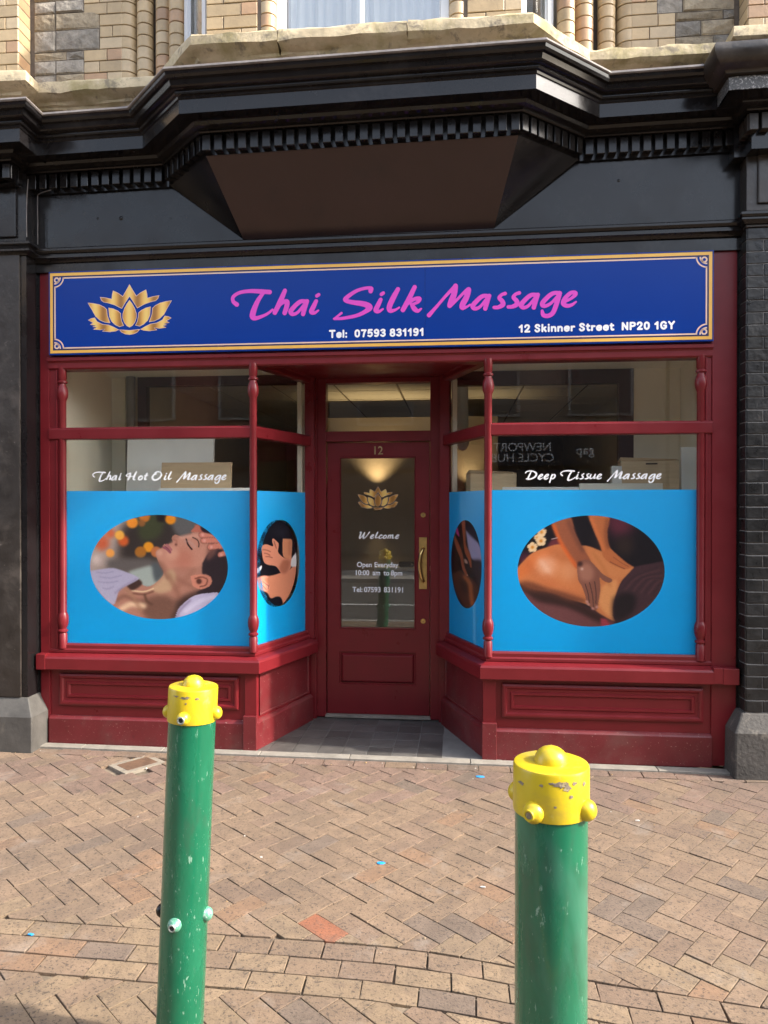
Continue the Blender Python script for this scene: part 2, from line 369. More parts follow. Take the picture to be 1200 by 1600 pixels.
def yc(x): return float(np.interp(x, [-6, -1.9, -1.2, -.7, -.3, .02, .43, 1.08, 6], [-2.06, -2.07, -2.085, -2.09, -2.096, -2.13, -2.215, -2.31, -3.0]))
def clip(poly, px, py, nx, ny):
    out = []
    for i in range(len(poly)):
        a, b = poly[i], poly[(i + 1) % len(poly)]; da = (a[0] - px) * nx + (a[1] - py) * ny; db = (b[0] - px) * nx + (b[1] - py) * ny
        if da >= 0: out.append(a)
        if (da >= 0) != (db >= 0): t = da / (da - db); out.append((a[0] + (b[0] - a[0]) * t, a[1] + (b[1] - a[1]) * t))
    return out
def area(p): return abs(sum(p[i][0] * p[(i + 1) % len(p)][1] - p[(i + 1) % len(p)][0] * p[i][1] for i in range(len(p)))) / 2
def clean(p):
    out = []
    for q in p:
        if not out or math.hypot(q[0] - out[-1][0], q[1] - out[-1][1]) > .006: out.append(q)
    if len(out) > 1 and math.hypot(out[0][0] - out[-1][0], out[0][1] - out[-1][1]) < .006: out.pop()
    return out
bricks = []
def paver_colour(x, y):
    r = random.random()
    if r < .74: c = (.240, .163, .106)
    elif r < .90: c = (.218, .146, .099)
    elif r < .95: c = (.182, .132, .098)
    else: c = (.248, .150, .090)
    if y < -2.0 and random.random() < .5: c = (.268, .188, .116)
    if y > -.75 and random.random() < .6: c = (.222, .143, .105)
    k = random.uniform(.76, .90); return (c[0] * k, c[1] * k, c[2] * k, 1)
def herring(ang, ox, oy, keep):
    m = .1025; ca, sa = math.cos(ang), math.sin(ang); g = .0019
    for i in range(-75, 75):
        for j in range(-75, 75):
            k = (i - j) % 4
            if k == 0: r = (i, j, i + 2, j + 1)
            elif k == 3: r = (i, j, i + 1, j + 2)
            else: continue
            w = [(r[0] * m + g, r[1] * m + g), (r[2] * m - g, r[1] * m + g), (r[2] * m - g, r[3] * m - g), (r[0] * m + g, r[3] * m - g)]
            p = [(ox + x * ca - y * sa, oy + x * sa + y * ca) for x, y in w]
            keep(p)
COVER = (-2.083, -.335)
def in_cover(cx, cy):
    a = R(-37); dx, dy = cx - COVER[0], cy - COVER[1]; u = dx * math.cos(a) + dy * math.sin(a); v = -dx * math.sin(a) + dy * math.cos(a)
    return abs(u) < .11 and abs(v) < .145
def keep_far(p):
    cx = sum(q[0] for q in p) / 4; cy = sum(q[1] for q in p) / 4
    if cx < -4.6 or cx > 3.4 or cy > .1 or cy < -3.2: return
    p = clip(p, 0, -.225, 0, -1)
    if len(p) < 3: return
    a, b = yc(cx - .2), yc(cx + .2); d = Vector((.4, b - a)).normalized()
    p = clip(p, cx, yc(cx) + .004, -d.y, d.x); p = clean(p)
    if len(p) < 3 or area(p) < .0012 or in_cover(cx, cy): return
    bricks.append(p)
def keep_near(p):
    cx = sum(q[0] for q in p) / 4; cy = sum(q[1] for q in p) / 4
    if cx < -3.2 or cx > 2.6 or cy < -4.9 or cy > -1.9: return
    a, b = yc(cx - .2), yc(cx + .2); d = Vector((.4, b - a)).normalized()
    p = clip(p, cx, yc(cx) - .316, d.y, -d.x)
    if len(p) > 2: p = clip(p, 0, -4.62, 0, 1)
    p = clean(p) if len(p) > 2 else p
    if len(p) < 3 or area(p) < .0012: return
    bricks.append(p)
herring(R(-38.5), -.657, -1.981, keep_far)
herring(R(-40), .3, -3.0, keep_near)
def row(ytop, x0, x1, off, m=.205, h=.0985):
    x = x0 + off
    while x < x1:
        l = m + random.uniform(-.004, .004); a, b = x + .003, x + l - .003; j = random.uniform(-.004, .004)
        bricks.append([(a + j, ytop(a) - h), (b + j, ytop(b) - h), (b, ytop(b) - .003), (a, ytop(a) - .003)]); x += l
for k in range(3): row(lambda x, k=k: yc(x) - .1035 * k - .002, -4.4, 3.2, [.0, .09, .16][k])
row(lambda x: -.119 + .0 * x, -4.4, 3.4, .05)
def dist(p):
    cx = sum(q[0] for q in p) / len(p); cy = sum(q[1] for q in p) / len(p); dx, dy = cx, cy + 4.971
    f = -dx * .0982 + dy * .995; s_ = dx * .995 + dy * .0982
    if f < .3: return -1
    u = s_ / f * 1150; v = 1.7 / f * 1150
    if abs(u) > 620 or v > 830: return -1
    return area(p) / f ** 3
order = sorted(range(len(bricks)), key=lambda i: -dist(bricks[i]))
single = set(order[:300]); rest = MB(); best = None
orange = min(order[:300], key=lambda i: math.hypot(sum(q[0] for q in bricks[i]) / len(bricks[i]) + .545, sum(q[1] for q in bricks[i]) / len(bricks[i]) + 2.0))
for i, p in enumerate(bricks):
    cx = sum(q[0] for q in p) / len(p); cy = sum(q[1] for q in p) / len(p)
    if sum(p[k][0] * p[(k + 1) % len(p)][1] - p[(k + 1) % len(p)][0] * p[k][1] for k in range(len(p))) < 0: p = p[::-1]
    h = random.gauss(0, .0013); tx, ty = random.gauss(0, .008), random.gauss(0, .008); col = paver_colour(cx, cy)
    if i == orange: col = (.245, .092, .048, 1)
    fr = lambda x, y, c, cx=cx, cy=cy, h=h, tx=tx, ty=ty: Vector((x, y, gz(x, y) + c + (h + (x - cx) * tx + (y - cy) * ty if c > -.02 else 0)))
    if i in single:
        b = MB().slab(p, -.03, 0, .0017, fr).build('brick', 'pave', pave); b.color = col
        if i == orange: b['label'] = 'bright terracotta paver among the buff ones'
    else: rest.slab(p, -.03, 0, .0017, fr, col=col)
stuff(rest.build('brick_paving', 'pavet', pave))

# concrete strip along the shop base, built of long stones
cs = struct(bpy.data.objects.new('threshold_strip', None)); S.collection.objects.link(cs)
x = -4.3
while x < 3.2:
    l = random.uniform(.55, .95); MB().slab([(x + .002, -.113), (x + l - .002, -.113), (x + l - .002, -.035), (x + .002, -.035)], -.04, .010, .004, GD).build('strip_stone', 'strip', cs); x += l
# slate tiles of the lobby
lob = struct(MB().box(-1.5, .3, -.06, .0185, -.95, .034).build('lobby_floor', 'grout'))
T = .171
for i in range(-9, 3):
    for j in range(0, 6):
        x0, y0 = -.608 + i * T, -.034 + j * T
        p = [(x0 + .0022, y0 + .0022), (x0 + T - .0022, y0 + .0022), (x0 + T - .0022, y0 + T - .0022), (x0 + .0022, y0 + T - .0022)]
        if y0 + T / 2 > .9 or x0 < -1.6 + j * .04 or x0 > .25 - j * .05: continue
        k = random.uniform(.8, 1.2)
        t_ = MB().slab(p, -.02, .022 + random.gauss(0, .0006), .002, lambda x, y, c: Vector((x, y, c - .003 * (x + .6)))).build('tile', 'tile', lob); t_.color = (.092 * k, .086 * k, .079 * k, 1)
# utility cover
a_ = R(-37); fc = Fr((COVER[0], COVER[1], gz(*COVER)), (math.cos(a_), math.sin(a_)))
class GF:
    def __call__(s, a, b, c): return Vector((COVER[0] + a * math.cos(a_) - b * math.sin(a_), COVER[1] + a * math.sin(a_) + b * math.cos(a_), gz(*COVER) + c))
uc = thing('utility_cover', 'small rusty brown access cover in a sandy mortar surround near the left pilaster', 'cover', (COVER[0], COVER[1], 0))
MB().slab([(-.11, -.145), (.11, -.145), (.11, .145), (-.11, .145)], -.02, .0015, .002, GF()).build('mortar_surround', 'oldmortar', uc)
MB().slab([(-.072, -.107), (.072, -.107), (.072, .107), (-.072, .107)], -.01, .003, .001, GF()).build('cover_plate', 'rust', uc)
def lscrap(x, y, s_, m, label, cat='litter'):
    mb = MB(); n = 7; P = [(x + s_ * math.cos(6.283 * k / n) * random.uniform(.5, 1.2), y + s_ * .6 * math.sin(6.283 * k / n) * random.uniform(.5, 1.2)) for k in range(n)]
    mb.slab(P, 0, .0035, .001, GD, rough=.001); o = mb.build('litter_scrap', m); tag(o, label, cat)
lscrap(-.36, -1.455, .022, 'blueL', 'blue paper scrap on the paving in the middle between the bollards')
lscrap(.152, -.32, .03, 'blueL', 'blue scrap on the paving near the right corner of the doorway')
lscrap(-1.71, -2.17, .015, 'blueL', 'tiny blue scrap on the edging bricks left of the left bollard')
lscrap(.12, -1.62, .015, 'pale', 'pale flattened chewing gum left of the right bollard', 'chewing gum')
lscrap(-.95, -1.46, .009, 'pale', 'small white speck of gum right of the left bollard', 'chewing gum')
lscrap(.98, -.85, .015, 'pale', 'pale gum spot on the paving right of the right bollard', 'chewing gum')

m = MB()
for k in range(260):
    u_ = random.random(); x_ = random.uniform(-3.4, 2.2); y_ = -.12 - abs(random.gauss(0, .10)) if u_ < .5 else random.uniform(-2.9, -.1); s_ = random.uniform(.0018, .0048) * (1.8 if random.random() < .06 else 1)
    P = [GD(x_ + s_ * math.cos(6.283 * q_ / 5) * random.uniform(.6, 1.3), y_ + s_ * math.sin(6.283 * q_ / 5) * random.uniform(.6, 1.3), .0005) for q_ in range(5)] + [GD(x_, y_, s_ * .9)]
    m.add(P, [(q_, (q_ + 1) % 5, 5) for q_ in range(5)], random.choice([(.5, .46, .4, 1), (.12, .1, .08, 1), (.34, .22, .1, 1), (.20, .15, .10, 1), (.08, .07, .06, 1)]))
M['grit'] = mat('grit', (.4, .35, .3), .9, src='tint'); stuff(m.build('grit', 'grit'))

# ------------------------------------------------------------------ street behind the camera (seen in the glass)
struct(MB().box(-60, 60, -.32, -.20, 4.9, 11.6).build('road', 'asphalt'))
o = bpy.data.objects.new('kerb', None); S.collection.objects.link(o); struct(o)
for i in range(-20, 20): MB().box(i * .92 + .004, i * .92 + .916, -.3, -.075, 4.68, 4.83, ch=.012).build('kerb_stone', 'kerb', o)
o = struct(MB().box(-60, 60, -.2, -.196, 7.5, 7.6).build('white_road_line', 'roadwhite'))
o = struct(MB().box(-60, 60, -.2, -.196, 5.05, 5.12).build('yellow_road_line', 'roadyellow'))
struct(MB().box(-60, 60, -.30, -.09, 11.6, 14.2).build('far_pavement', 'kerb'))
def far_building(x0, x1, h, m, label, sign=None):
    t = thing('opposite_building', label, 'building', ((x0 + x1) / 2, -14, 0))
    MB().box(x0, x1, -.2, h, 14, 22).build('wall', m, t)
    MB().box(x0, x1, h, h + .35, 13.8, 22.1).build('cornice', 'kerb', t)
    MB().box(x0 + .2, x1 - .2, 2.75, 3.5, 13.85, 13.998).build('fascia', 'oppdark', t)
    w = (x1 - x0 - .4) / 3
    for k in range(3):
        a = x0 + .3 + k * w
        f = MB().box(a, a + w - .2, .3, 2.65, 13.9, 13.999).build('shop_window', 'oppdark', t); MB().box(a + .08, a + w - .28, .4, 2.58, 13.88, 13.899).build('pane', 'oppwin', f)
        for z in range(4, int(h) - 1, 3):
            f = MB().box(a + .5, a + w - .7, z, z + 1.8, 13.92, 13.998).build('window', 'kerb', t); MB().box(a + .58, a + w - .78, z + .08, z + 1.72, 13.9, 13.919).build('pane', 'oppwin', f)
    if sign:
        for tx, sz, px, pz, al in sign: text(tx, sz, (px, -13.83, pz), 'wprint', t, 'sign_lettering', rotz=R(180), align='CENTER')
far_building(-3.6, 5.2, 7.0, 'oppstone', 'brown rendered building across the street with two lettered shop signs',
    [('NEWPORT', .30, 1.65, 3.12, 0), ('CYCLE HUB', .30, 1.65, 2.85, 0), ('gap', .34, 3.2, 3.02, 0)])
far_building(-13, -3.7, 6.6, 'oppred', 'red brick building across the street, mirrored in the left window')
far_building(5.3, 15, 6.8, 'oppstone', 'plain brown building across the street, mirrored in the right window')
far_building(-26, -13.1, 9.5, 'oppstone', 'long brown building across the street, far to the left of the shop')
far_building(15.1, 30, 8.4, 'oppred', 'red brick building across the street, far to the right of the shop')
# the neighbouring terrace
def neighbour(x0, x1, yf, h, m, label):
    t = thing('neighbour_building', label, 'building', ((x0 + x1) / 2, yf, 0))
    MB().box(x0, x1, -.2, h, -9, -yf).build('wall', m, t)
    n = max(1, int((x1 - x0) / 2.4)); w = (x1 - x0) / n
    for k in range(n):
        for z in (.6, 4.2, 7.2):
            if z + 2 > h: continue
            a = x0 + k * w + .5; f = MB().box(a, a + w - 1, z, z + 1.9, -yf + .001, -yf + .06).build('window', 'white', t); MB().box(a + .08, a + w - 1.08, z + .08, z + 1.82, -yf + .061, -yf + .07).build('pane', 'oppwin', f)
neighbour(-16, -3.62, -.02, 9.5, 'oppred', 'red brick terrace adjoining the shop on the left')
neighbour(2.62, 9.5, -.02, 9.5, 'oppstone', 'brown terrace adjoining the shop on the right')
neighbour(9.6, 24, -.02, 10.5, 'oppred', 'taller red brick terrace further along on the right')

# ------------------------------------------------------------------ SHOPFRONT
shop = thing('shopfront', 'maroon painted timber shopfront with turned posts, blue window film and recessed door number 12', 'shopfront', (-.6, 0, 0))
# plan of the timber face: left window, left splay, lobby, right splay, right window
LA, LB = (-1.392, 0), (-1.150, .745)            # left splay corner / back
RA, RB = (.205, 0), (-.092, .745)
L0, R1 = -2.872, 1.647
pathL = [(L0, 0), LA, LB]; pathR = [RB, RA, (R1, 0)]
def on(P, Q):
    f = Fr((P[0], P[1], 0), (Q[0] - P[0], Q[1] - P[1])); return f, math.hypot(Q[0] - P[0], Q[1] - P[1])
frL, lenL = on(LA, LB); frR, lenR = on(RB, RA)
# stall risers with plinth, corner posts and raised panels
for path, side in ((pathL, 'L'), (pathR, 'R')):
    sr = MB().sweep(path, [(-.05, .02), (.0, .02), (.0, .57), (-.05, .57)]).build('stall_riser', 'red', shop)
    MB().sweep(path, [(-.01, .012), (.028, .012), (.028, .205), (.020, .214), (.004, .226), (-.01, .226)]).build('plinth', 'redbase', sr, bevel=.002)
    MB().sweep(path, [(-.06, .560), (.070, .560), (.074, .564), (.074, .638), (.066, .652), (.012, .668), (-.06, .668)]).build('sill', 'red', shop, bevel=.002)
    MB().sweep(path, [(-.05, .668), (.010, .668), (.014, .674), (.014, .690), (.004, .700), (.004, .722), (-.004, .734), (-.05, .734)]).build('bottom_rail', 'red', shop)
    MB().sweep(path, [(-.045, 2.178), (.018, 2.178), (.024, 2.184), (.024, 2.250), (.014, 2.262), (-.045, 2.262)]).build('transom_rail', 'red', shop, bevel=.002)
pan = [(-.0, .0), (0, .020), (.012, .026), (.024, .026), (.034, .014), (.052, .012), (.060, .020), (.072, .020), (.080, .006)]
for a0, a1 in ((-2.800, -1.500), (.303, 1.595)):
    MB().ring(a0, a1, .300, .522, pan).build('raised_panel', 'red', shop)
for a0, a1 in ((-1.455, -1.372), (.176, .262)):
    MB().box(a0, a1, .262, .556, 0, .016).build('corner_post', 'red', shop, bevel=.002)
    MB().box(a0 - .006, a1 + .004, .012, .262, 0, .040).build('corner_block', 'redbase', shop, bevel=.003)
for fr_, l in ((frL, lenL), (frR, lenR)):
    a0, a1 = (.055, l - .035) if fr_ is frL else (.035, l - .055)
    MB().ring(a0, a1, .245, .545, [(0, 0), (0, .010), (.006, .010), (.012, .003)], fr_).build('splay_panel', 'redbase', shop)
# side boards, head beam, lobby soffit
MB().box(-2.94, -2.872, .02, 3.362, -.02, .012).build('side_board', 'red', shop, bevel=.003)
MB().box(1.647, 1.80, .02, 3.395, -.02, .014).build('side_board', 'red', shop, bevel=.003)
MB().box(1.640, 1.70, .565, .668, .012, .074).build('sill_end', 'red', shop, bevel=.003)
MB().box(-2.94, -2.872, .560, .668, .012, .076).build('sill_end', 'red', shop, bevel=.003)
MB().box(1.70, 1.80, .562, .666, .014, .076).build('sill_end', 'red', shop, bevel=.003)
MB().box(-2.872, 1.647, 2.735, 3.395, -.02, .022).build('sign_backboard', 'red', shop, bevel=.003)
MB().sweep([(-2.872, 0), (1.647, 0)], [(-.09, 2.672), (.012, 2.672), (.022, 2.682), (.022, 2.716), (.030, 2.726), (.040, 2.730), (.040, 2.752), (.022, 2.764), (-.09, 2.764)]).build('head_beam', 'red', shop)
for a0, a1 in ((-2.872, -2.800), (1.594, 1.647)):                    # window frame jambs with a bead
    MB().box(a0, a1, .668, 2.672, -.05, .006).build('jamb', 'red', shop, bevel=.003)
    i = -2.825 if a0 < 0 else 1.606
    MB().box(i, i + .014, .70, 2.672, .006, .014).build('jamb_bead', 'red', shop, bevel=.003)
m = MB(); m.add([(LA[0] - .05, -.012, 2.735), (RA[0] + .05, -.012, 2.735), (RB[0] + .05, .90, 2.722), (LB[0] - .05, .90, 2.722), (LA[0] - .05, -.012, 2.76), (RA[0] + .05, -.012, 2.76), (RB[0] + .05, .90, 2.76), (LB[0] - .05, .90, 2.76)],
    [(3, 2, 1, 0), (4, 5, 6, 7), (0, 1, 5, 4), (1, 2, 6, 5), (2, 3, 7, 6), (3, 0, 4, 7)]); m.build('lobby_soffit', 'red', shop)
for P, Q in ((LA, LB), (RB, RA)):
    MB().sweep([P, Q], [(-.05, 2.675), (.012, 2.675), (.020, 2.684), (.020, 2.712), (.028, 2.730), (-.05, 2.730)]).build('splay_head', 'red', shop)
# turned posts
postprof = [(.0, .700), (.029, .700), (.029, .800), (.024, .806), (.024, .811), (.034, .818), (.034, .828), (.024, .836), (.024, .842), (.031, .856), (.037, .880), (.0385, .905), (.036, .930), (.029, .948), (.0255, .956), (.0255, 2.452),
    (.029, 2.460), (.036, 2.478), (.0385, 2.503), (.037, 2.528), (.031, 2.552), (.024, 2.566), (.024, 2.572), (.034, 2.580), (.034, 2.590), (.024, 2.597), (.024, 2.602), (.029, 2.608), (.029, 2.690), (0, 2.690)]
for x_, y_ in ((-2.782, .004), (-1.396, -.006), (.209, -.006), (1.582, .004)):
    MB().lathe(x_, y_, postprof, 22).build('turned_post', 'red', shop, smooth=40)
for P, s_ in ((LB, 1), (RB, -1)):
    MB().box(P[0] - .036, P[0] + .036, .668, 2.722, -P[1] - .036, -P[1] + .030).build('splay_post', 'red', shop, bevel=.003)
# glazing, with rebates
def pane(fr_, a0, a1, b0, b1, c=-.026, nm='window_pane'):
    return MB().box(a0, a1, b0, b1, c - .003, c, fr_).build(nm, 'glass', shop)
for a0, a1 in ((-2.80, -1.405), (.215, 1.594)):
    pane(FA, a0, a1, .72, 2.19); pane(FA, a0, a1, 2.25, 2.68)
pane(frL, .02, lenL - .03, .72, 2.19); pane(frL, .02, lenL - .03, 2.25, 2.69)
pane(frR, .03, lenR - .02, .72, 2.19); pane(frR, .03, lenR - .02, 2.25, 2.69)
# blue film with oval holes filled by printed photographs
def film(fr_, a0, a1, ca, cb, ra, rb, c=-.0225):
    m = MB(); n = 64; O = [(ca + ra * math.cos(2 * math.pi * k / n), cb + rb * math.sin(2 * math.pi * k / n)) for k in range(n)]
    b0, b1 = .728, 1.815; Bx = []
    for k in range(n):
        dx, dy = math.cos(2 * math.pi * k / n), math.sin(2 * math.pi * k / n)
        t = min([((a1 if dx > 0 else a0) - ca) / dx if abs(dx) > 1e-6 else 1e9, ((b1 if dy > 0 else b0) - cb) / dy if abs(dy) > 1e-6 else 1e9]); Bx.append([ca + dx * t, cb + dy * t])
    for cx, cy in ((a0, b0), (a0, b1), (a1, b0), (a1, b1)):
        j = min(range(n), key=lambda q: math.hypot(Bx[q][0] - cx, Bx[q][1] - cy)); Bx[j] = [cx, cy]
    m.add([fr_(x, y, c) for x, y in O] + [fr_(x, y, c) for x, y in Bx], [(k, n + k, n + (k + 1) % n, (k + 1) % n) for k in range(n)])
    return m.build('window_film', 'vinyl', shop)

def blur(A, k):
    if k < 1: return A
    r = int(k * 2); g = np.exp(-.5 * (np.arange(-r, r + 1) / k) ** 2); g /= g.sum()
    P = np.pad(A, ((r, r), (0, 0)), 'edge'); A = sum(g[i] * P[i:i + A.shape[0]] for i in range(2 * r + 1))
    P = np.pad(A, ((0, 0), (r, r)), 'edge'); return sum(g[i] * P[:, i:i + A.shape[1]] for i in range(2 * r + 1))
class Paint:
    """a small printed picture drawn as soft shapes; coordinates in drawing units, y down"""
    def __init__(s, x0, y0, x1, y1, nx, ny, bg):
        s.X, s.Y = np.meshgrid(np.linspace(x0, x1, nx), np.linspace(y0, y1, ny), indexing='ij'); s.k = nx / (x1 - x0)
        s.C = np.zeros((nx, ny, 3)); s.C[:] = bg
        s.rs = np.random.RandomState(3)
    def put(s, mask, col, soft, al):
        mask = blur(mask.astype(float), soft * s.k)[..., None] * al; s.C = s.C * (1 - mask) + np.array(col, float) * mask
    def poly(s, pts, col, soft=3, al=1, smooth=True):
        q = catmull([(*p, 0) for p in pts] + [(*pts[0], 0)], 5)[:-1, :2] if smooth else np.array(pts, float)
        ins = np.zeros(s.X.shape, bool)
        for i in range(len(q)):
            (xa, ya), (xb, yb) = q[i - 1], q[i]
            if ya == yb: continue
            c = ((ya > s.Y) != (yb > s.Y)) & (s.X < (xb - xa) * (s.Y - ya) / (yb - ya) + xa); ins ^= c
        s.put(ins, col, soft, al); return s
    def line(s, pts, w, col, soft=3, al=1):
        q = catmull([(*p, 0) for p in pts], 5)[:, :2]; D = np.full(s.X.shape, 1e9)
        for a, b in zip(q[:-1], q[1:]):
            d = b - a; t = np.clip(((s.X - a[0]) * d[0] + (s.Y - a[1]) * d[1]) / (d @ d + 1e-9), 0, 1); D = np.minimum(D, np.hypot(s.X - a[0] - t * d[0], s.Y - a[1] - t * d[1]))
        s.put(np.clip((w / 2 - D) * s.k + .5, 0, 1), col, soft, al); return s
    def spot(s, x, y, r, col, soft=3, al=1, ry=None):
        D = np.hypot(s.X - x, (s.Y - y) * (r / (ry or r))); s.put(np.clip((r - D) * s.k + .5, 0, 1), col, soft, al); return s
    def mesh(s, fr_, ca, cb, ra, rb, name, c=-.0225):
        nx, ny = s.C.shape[:2]; x0, x1 = s.X[0, 0], s.X[-1, 0]; y0, y1 = s.Y[0, 0], s.Y[0, -1]
        # concentric grid so that the oval edge is clean
        nr, na = 96, 288; rr = np.linspace(0, 1, nr + 1)[1:]; th = np.arange(na) * 2 * math.pi / na
        U = np.concatenate([[0], np.outer(rr, np.cos(th)).ravel()]); Vv = np.concatenate([[0], np.outer(rr, np.sin(th)).ravel()])
        gi = (U * .5 + .5) * (nx - 1); gj = (.5 - Vv * .5) * (ny - 1); i = np.clip(gi.astype(int), 0, nx - 2); j = np.clip(gj.astype(int), 0, ny - 2); fi = (gi - i)[:, None]; fj = (gj - j)[:, None]
        C = s.C; col = C[i, j] * (1 - fi) * (1 - fj) + C[i + 1, j] * fi * (1 - fj) + C[i, j + 1] * (1 - fi) * fj + C[i + 1, j + 1] * fi * fj
        col = np.clip(col + np.random.RandomState(5).normal(0, 2.2, col.shape[0])[:, None], 0, 255) / 255; col = col * (1 - .30 * (1 - col)); col = np.where(col <= .04045, col / 12.92, ((col + .055) / 1.055) ** 2.4) * .80
        V3 = [tuple(fr_(ca + u * ra, cb + v * rb, c)) for u, v in zip(U, Vv)]
        F = [(0, 1 + k, 1 + (k + 1) % na) for k in range(na)]
        for q in range(nr - 1):
            b = 1 + q * na; F += [(b + k, b + na + k, b + na + (k + 1) % na, b + (k + 1) % na) for k in range(na)]
        me = bpy.data.meshes.new(name); me.from_pydata(V3, [], F); at = me.color_attributes.new('print', 'FLOAT_COLOR', 'POINT')
        at.data.foreach_set('color', np.concatenate([col, np.ones((len(col), 1))], 1).astype(np.float32).ravel()); me.materials.append(M['print'])
        o = bpy.data.objects.new(name, me); S.collection.objects.link(o); return o

# --- left window print: head thrown back, hand on forehead
p = Paint(200, 98, 1062, 752, 400, 304, (120, 108, 100))
p.poly([(180, 80), (420, 80), (400, 300), (300, 460), (180, 470)], (196, 178, 168), 40)
p.poly([(400, 180), (660, 90), (760, 200), (700, 330), (560, 400), (400, 380)], (72, 62, 58), 28)
p.poly([(500, 90), (660, 90), (640, 230), (520, 250)], (84, 88, 60), 18).poly([(700, 90), (860, 90), (830, 220), (740, 210)], (120, 118, 116), 14)
p.poly([(620, 90), (700, 90), (690, 130), (630, 140)], (50, 40, 38), 8)
p.spot(275, 275, 48, (214, 118, 82), 16).spot(330, 215, 30, (216, 120, 80), 12).spot(412, 262, 34, (228, 118, 60), 8).spot(240, 380, 30, (226, 208, 200), 16)
for x, y, r, c in ((468, 146, 36, (252, 168, 60)), (708, 125, 33, (250, 168, 48)), (388, 226, 30, (255, 196, 92)), (570, 300, 33, (250, 176, 52)), (328, 340, 27, (254, 182, 96)), (520, 332, 36, (196, 132, 52)), (618, 330, 34, (214, 138, 88)), (545, 110, 34, (220, 140, 60)), (528, 150, 22, (170, 116, 66))):
    p.spot(x, y, r, c, 4, .95)
p.poly([(310, 380), (560, 370), (600, 420), (440, 450), (320, 440)], (120, 112, 108), 16)
p.poly([(440, 455), (520, 430), (600, 420), (660, 500), (600, 550), (500, 540)], (182, 190, 182), 9)
p.poly([(590, 400), (650, 400), (668, 470), (620, 520), (600, 480)], (104, 110, 112), 10)
sk = [(330, 670), (375, 590), (430, 535), (485, 495), (520, 530), (560, 548), (600, 535), (650, 490), (664, 452), (640, 410), (616, 350), (622, 322), (658, 302), (660, 292), (672, 280), (684, 296), (700, 278), (722, 272), (716, 240), (738, 222), (772, 234), (818, 240), (838, 214), (900, 195), (960, 225), (1010, 270), (1030, 330), (1000, 420), (1000, 520), (900, 600), (800, 640), (735, 760), (600, 765), (440, 720)]
p.poly(sk, (196, 146, 126), 1.5)
p.poly([(616, 340), (660, 300), (700, 280), (760, 240), (900, 210), (960, 330), (880, 420), (760, 420), (680, 450), (650, 410)], (214, 160, 138), 8)
p.poly([(800, 600), (900, 560), (1000, 520), (900, 640), (760, 745), (690, 740), (740, 640)], (84, 60, 54), 16)
p.poly([(500, 640), (640, 600), (740, 640), (700, 750), (560, 750)], (140, 102, 86), 18)
p.spot(785, 372, 62, (200, 128, 106), 24, .55).line([(850, 545), (770, 510), (690, 455), (650, 400)], 26, (158, 108, 90), 12, .55).line([(770, 238), (840, 232), (910, 225)], 18, (236, 192, 172), 7, .6).spot(720, 340, 40, (232, 186, 160), 14, .6).spot(640, 335, 20, (232, 188, 166), 6, .6)
p.poly([(640, 510), (700, 440), (740, 470), (720, 560), (640, 590), (590, 560)], (216, 186, 150), 10, .8)
p.line([(690, 470), (740, 560), (760, 620)], 26, (160, 112, 92), 12, .7).line([(850, 440), (800, 500), (740, 560)], 26, (176, 124, 104), 12, .6)
p.line([(465, 575), (540, 580), (600, 560)], 9, (240, 214, 178), 2, .9).line([(470, 592), (540, 598), (600, 578)], 8, (112, 74, 58), 4, .8).line([(545, 600), (560, 640), (590, 660)], 14, (110, 76, 60), 5, .8)
p.line([(400, 690), (460, 660), (540, 670)], 34, (246, 216, 182), 9, .9).line([(360, 640), (420, 610), (500, 640)], 24, (150, 108, 90), 9, .8).line([(420, 560), (470, 610), (520, 700)], 20, (188, 146, 118), 9, .8)
p.poly([(430, 545), (490, 498), (530, 530), (470, 572)], (86, 60, 54), 5)
p.poly([(905, 400), (948, 330), (1010, 308), (1080, 360), (1080, 500), (1010, 590), (870, 585), (940, 545), (962, 505), (930, 468), (905, 465)], (62, 48, 54), 4)
p.poly([(940, 300), (1000, 290), (980, 350), (930, 380)], (150, 104, 92), 10, .8)
p.poly([(832, 480), (870, 470), (930, 472), (960, 492), (955, 535), (900, 560), (850, 545), (838, 515)], (222, 156, 132), 2)
p.line([(860, 495), (900, 485), (935, 500), (925, 535), (890, 545)], 9, (150, 92, 76), 2, .9).spot(884, 512, 17, (96, 56, 48), 4, .9)
p.poly([(735, 752), (755, 690), (800, 640), (860, 600), (930, 586), (1010, 584), (1000, 640), (880, 715)], (206, 198, 220), 2)
p.line([(800, 700), (880, 640), (980, 605)], 26, (228, 222, 238), 8, .8).line([(745, 745), (770, 690), (830, 630)], 12, (150, 136, 160), 5, .7)
p.poly([(190, 455), (280, 440), (350, 434), (440, 462), (500, 488), (505, 505), (440, 540), (385, 575), (345, 665), (250, 580), (200, 480)], (194, 188, 208), 2.5)
for a, b in (((260, 490), (400, 480)), ((250, 520), (380, 515)), ((240, 460), (350, 455)), ((280, 560), (350, 550))): p.line([a, ((a[0] + b[0]) / 2, a[1] + 6), b], 5, (160, 152, 178), 2.5, .7)
p.line([(360, 590), (420, 545), (490, 505)], 14, (170, 160, 184), 5, .7)
p.line([(806, 250), (818, 285), (840, 312)], 10, (58, 32, 34), 1.5).line([(800, 262), (830, 268), (860, 300)], 14, (206, 168, 156), 5, .7).line([(845, 238), (872, 252), (884, 276), (882, 298)], 7, (92, 58, 54), 2)
p.line([(664, 302), (682, 310), (705, 332)], 15, (172, 104, 116), 2).line([(684, 286), (698, 300), (712, 316)], 15, (196, 128, 132), 2).line([(672, 294), (690, 306), (706, 326)], 3, (110, 56, 66), 1)
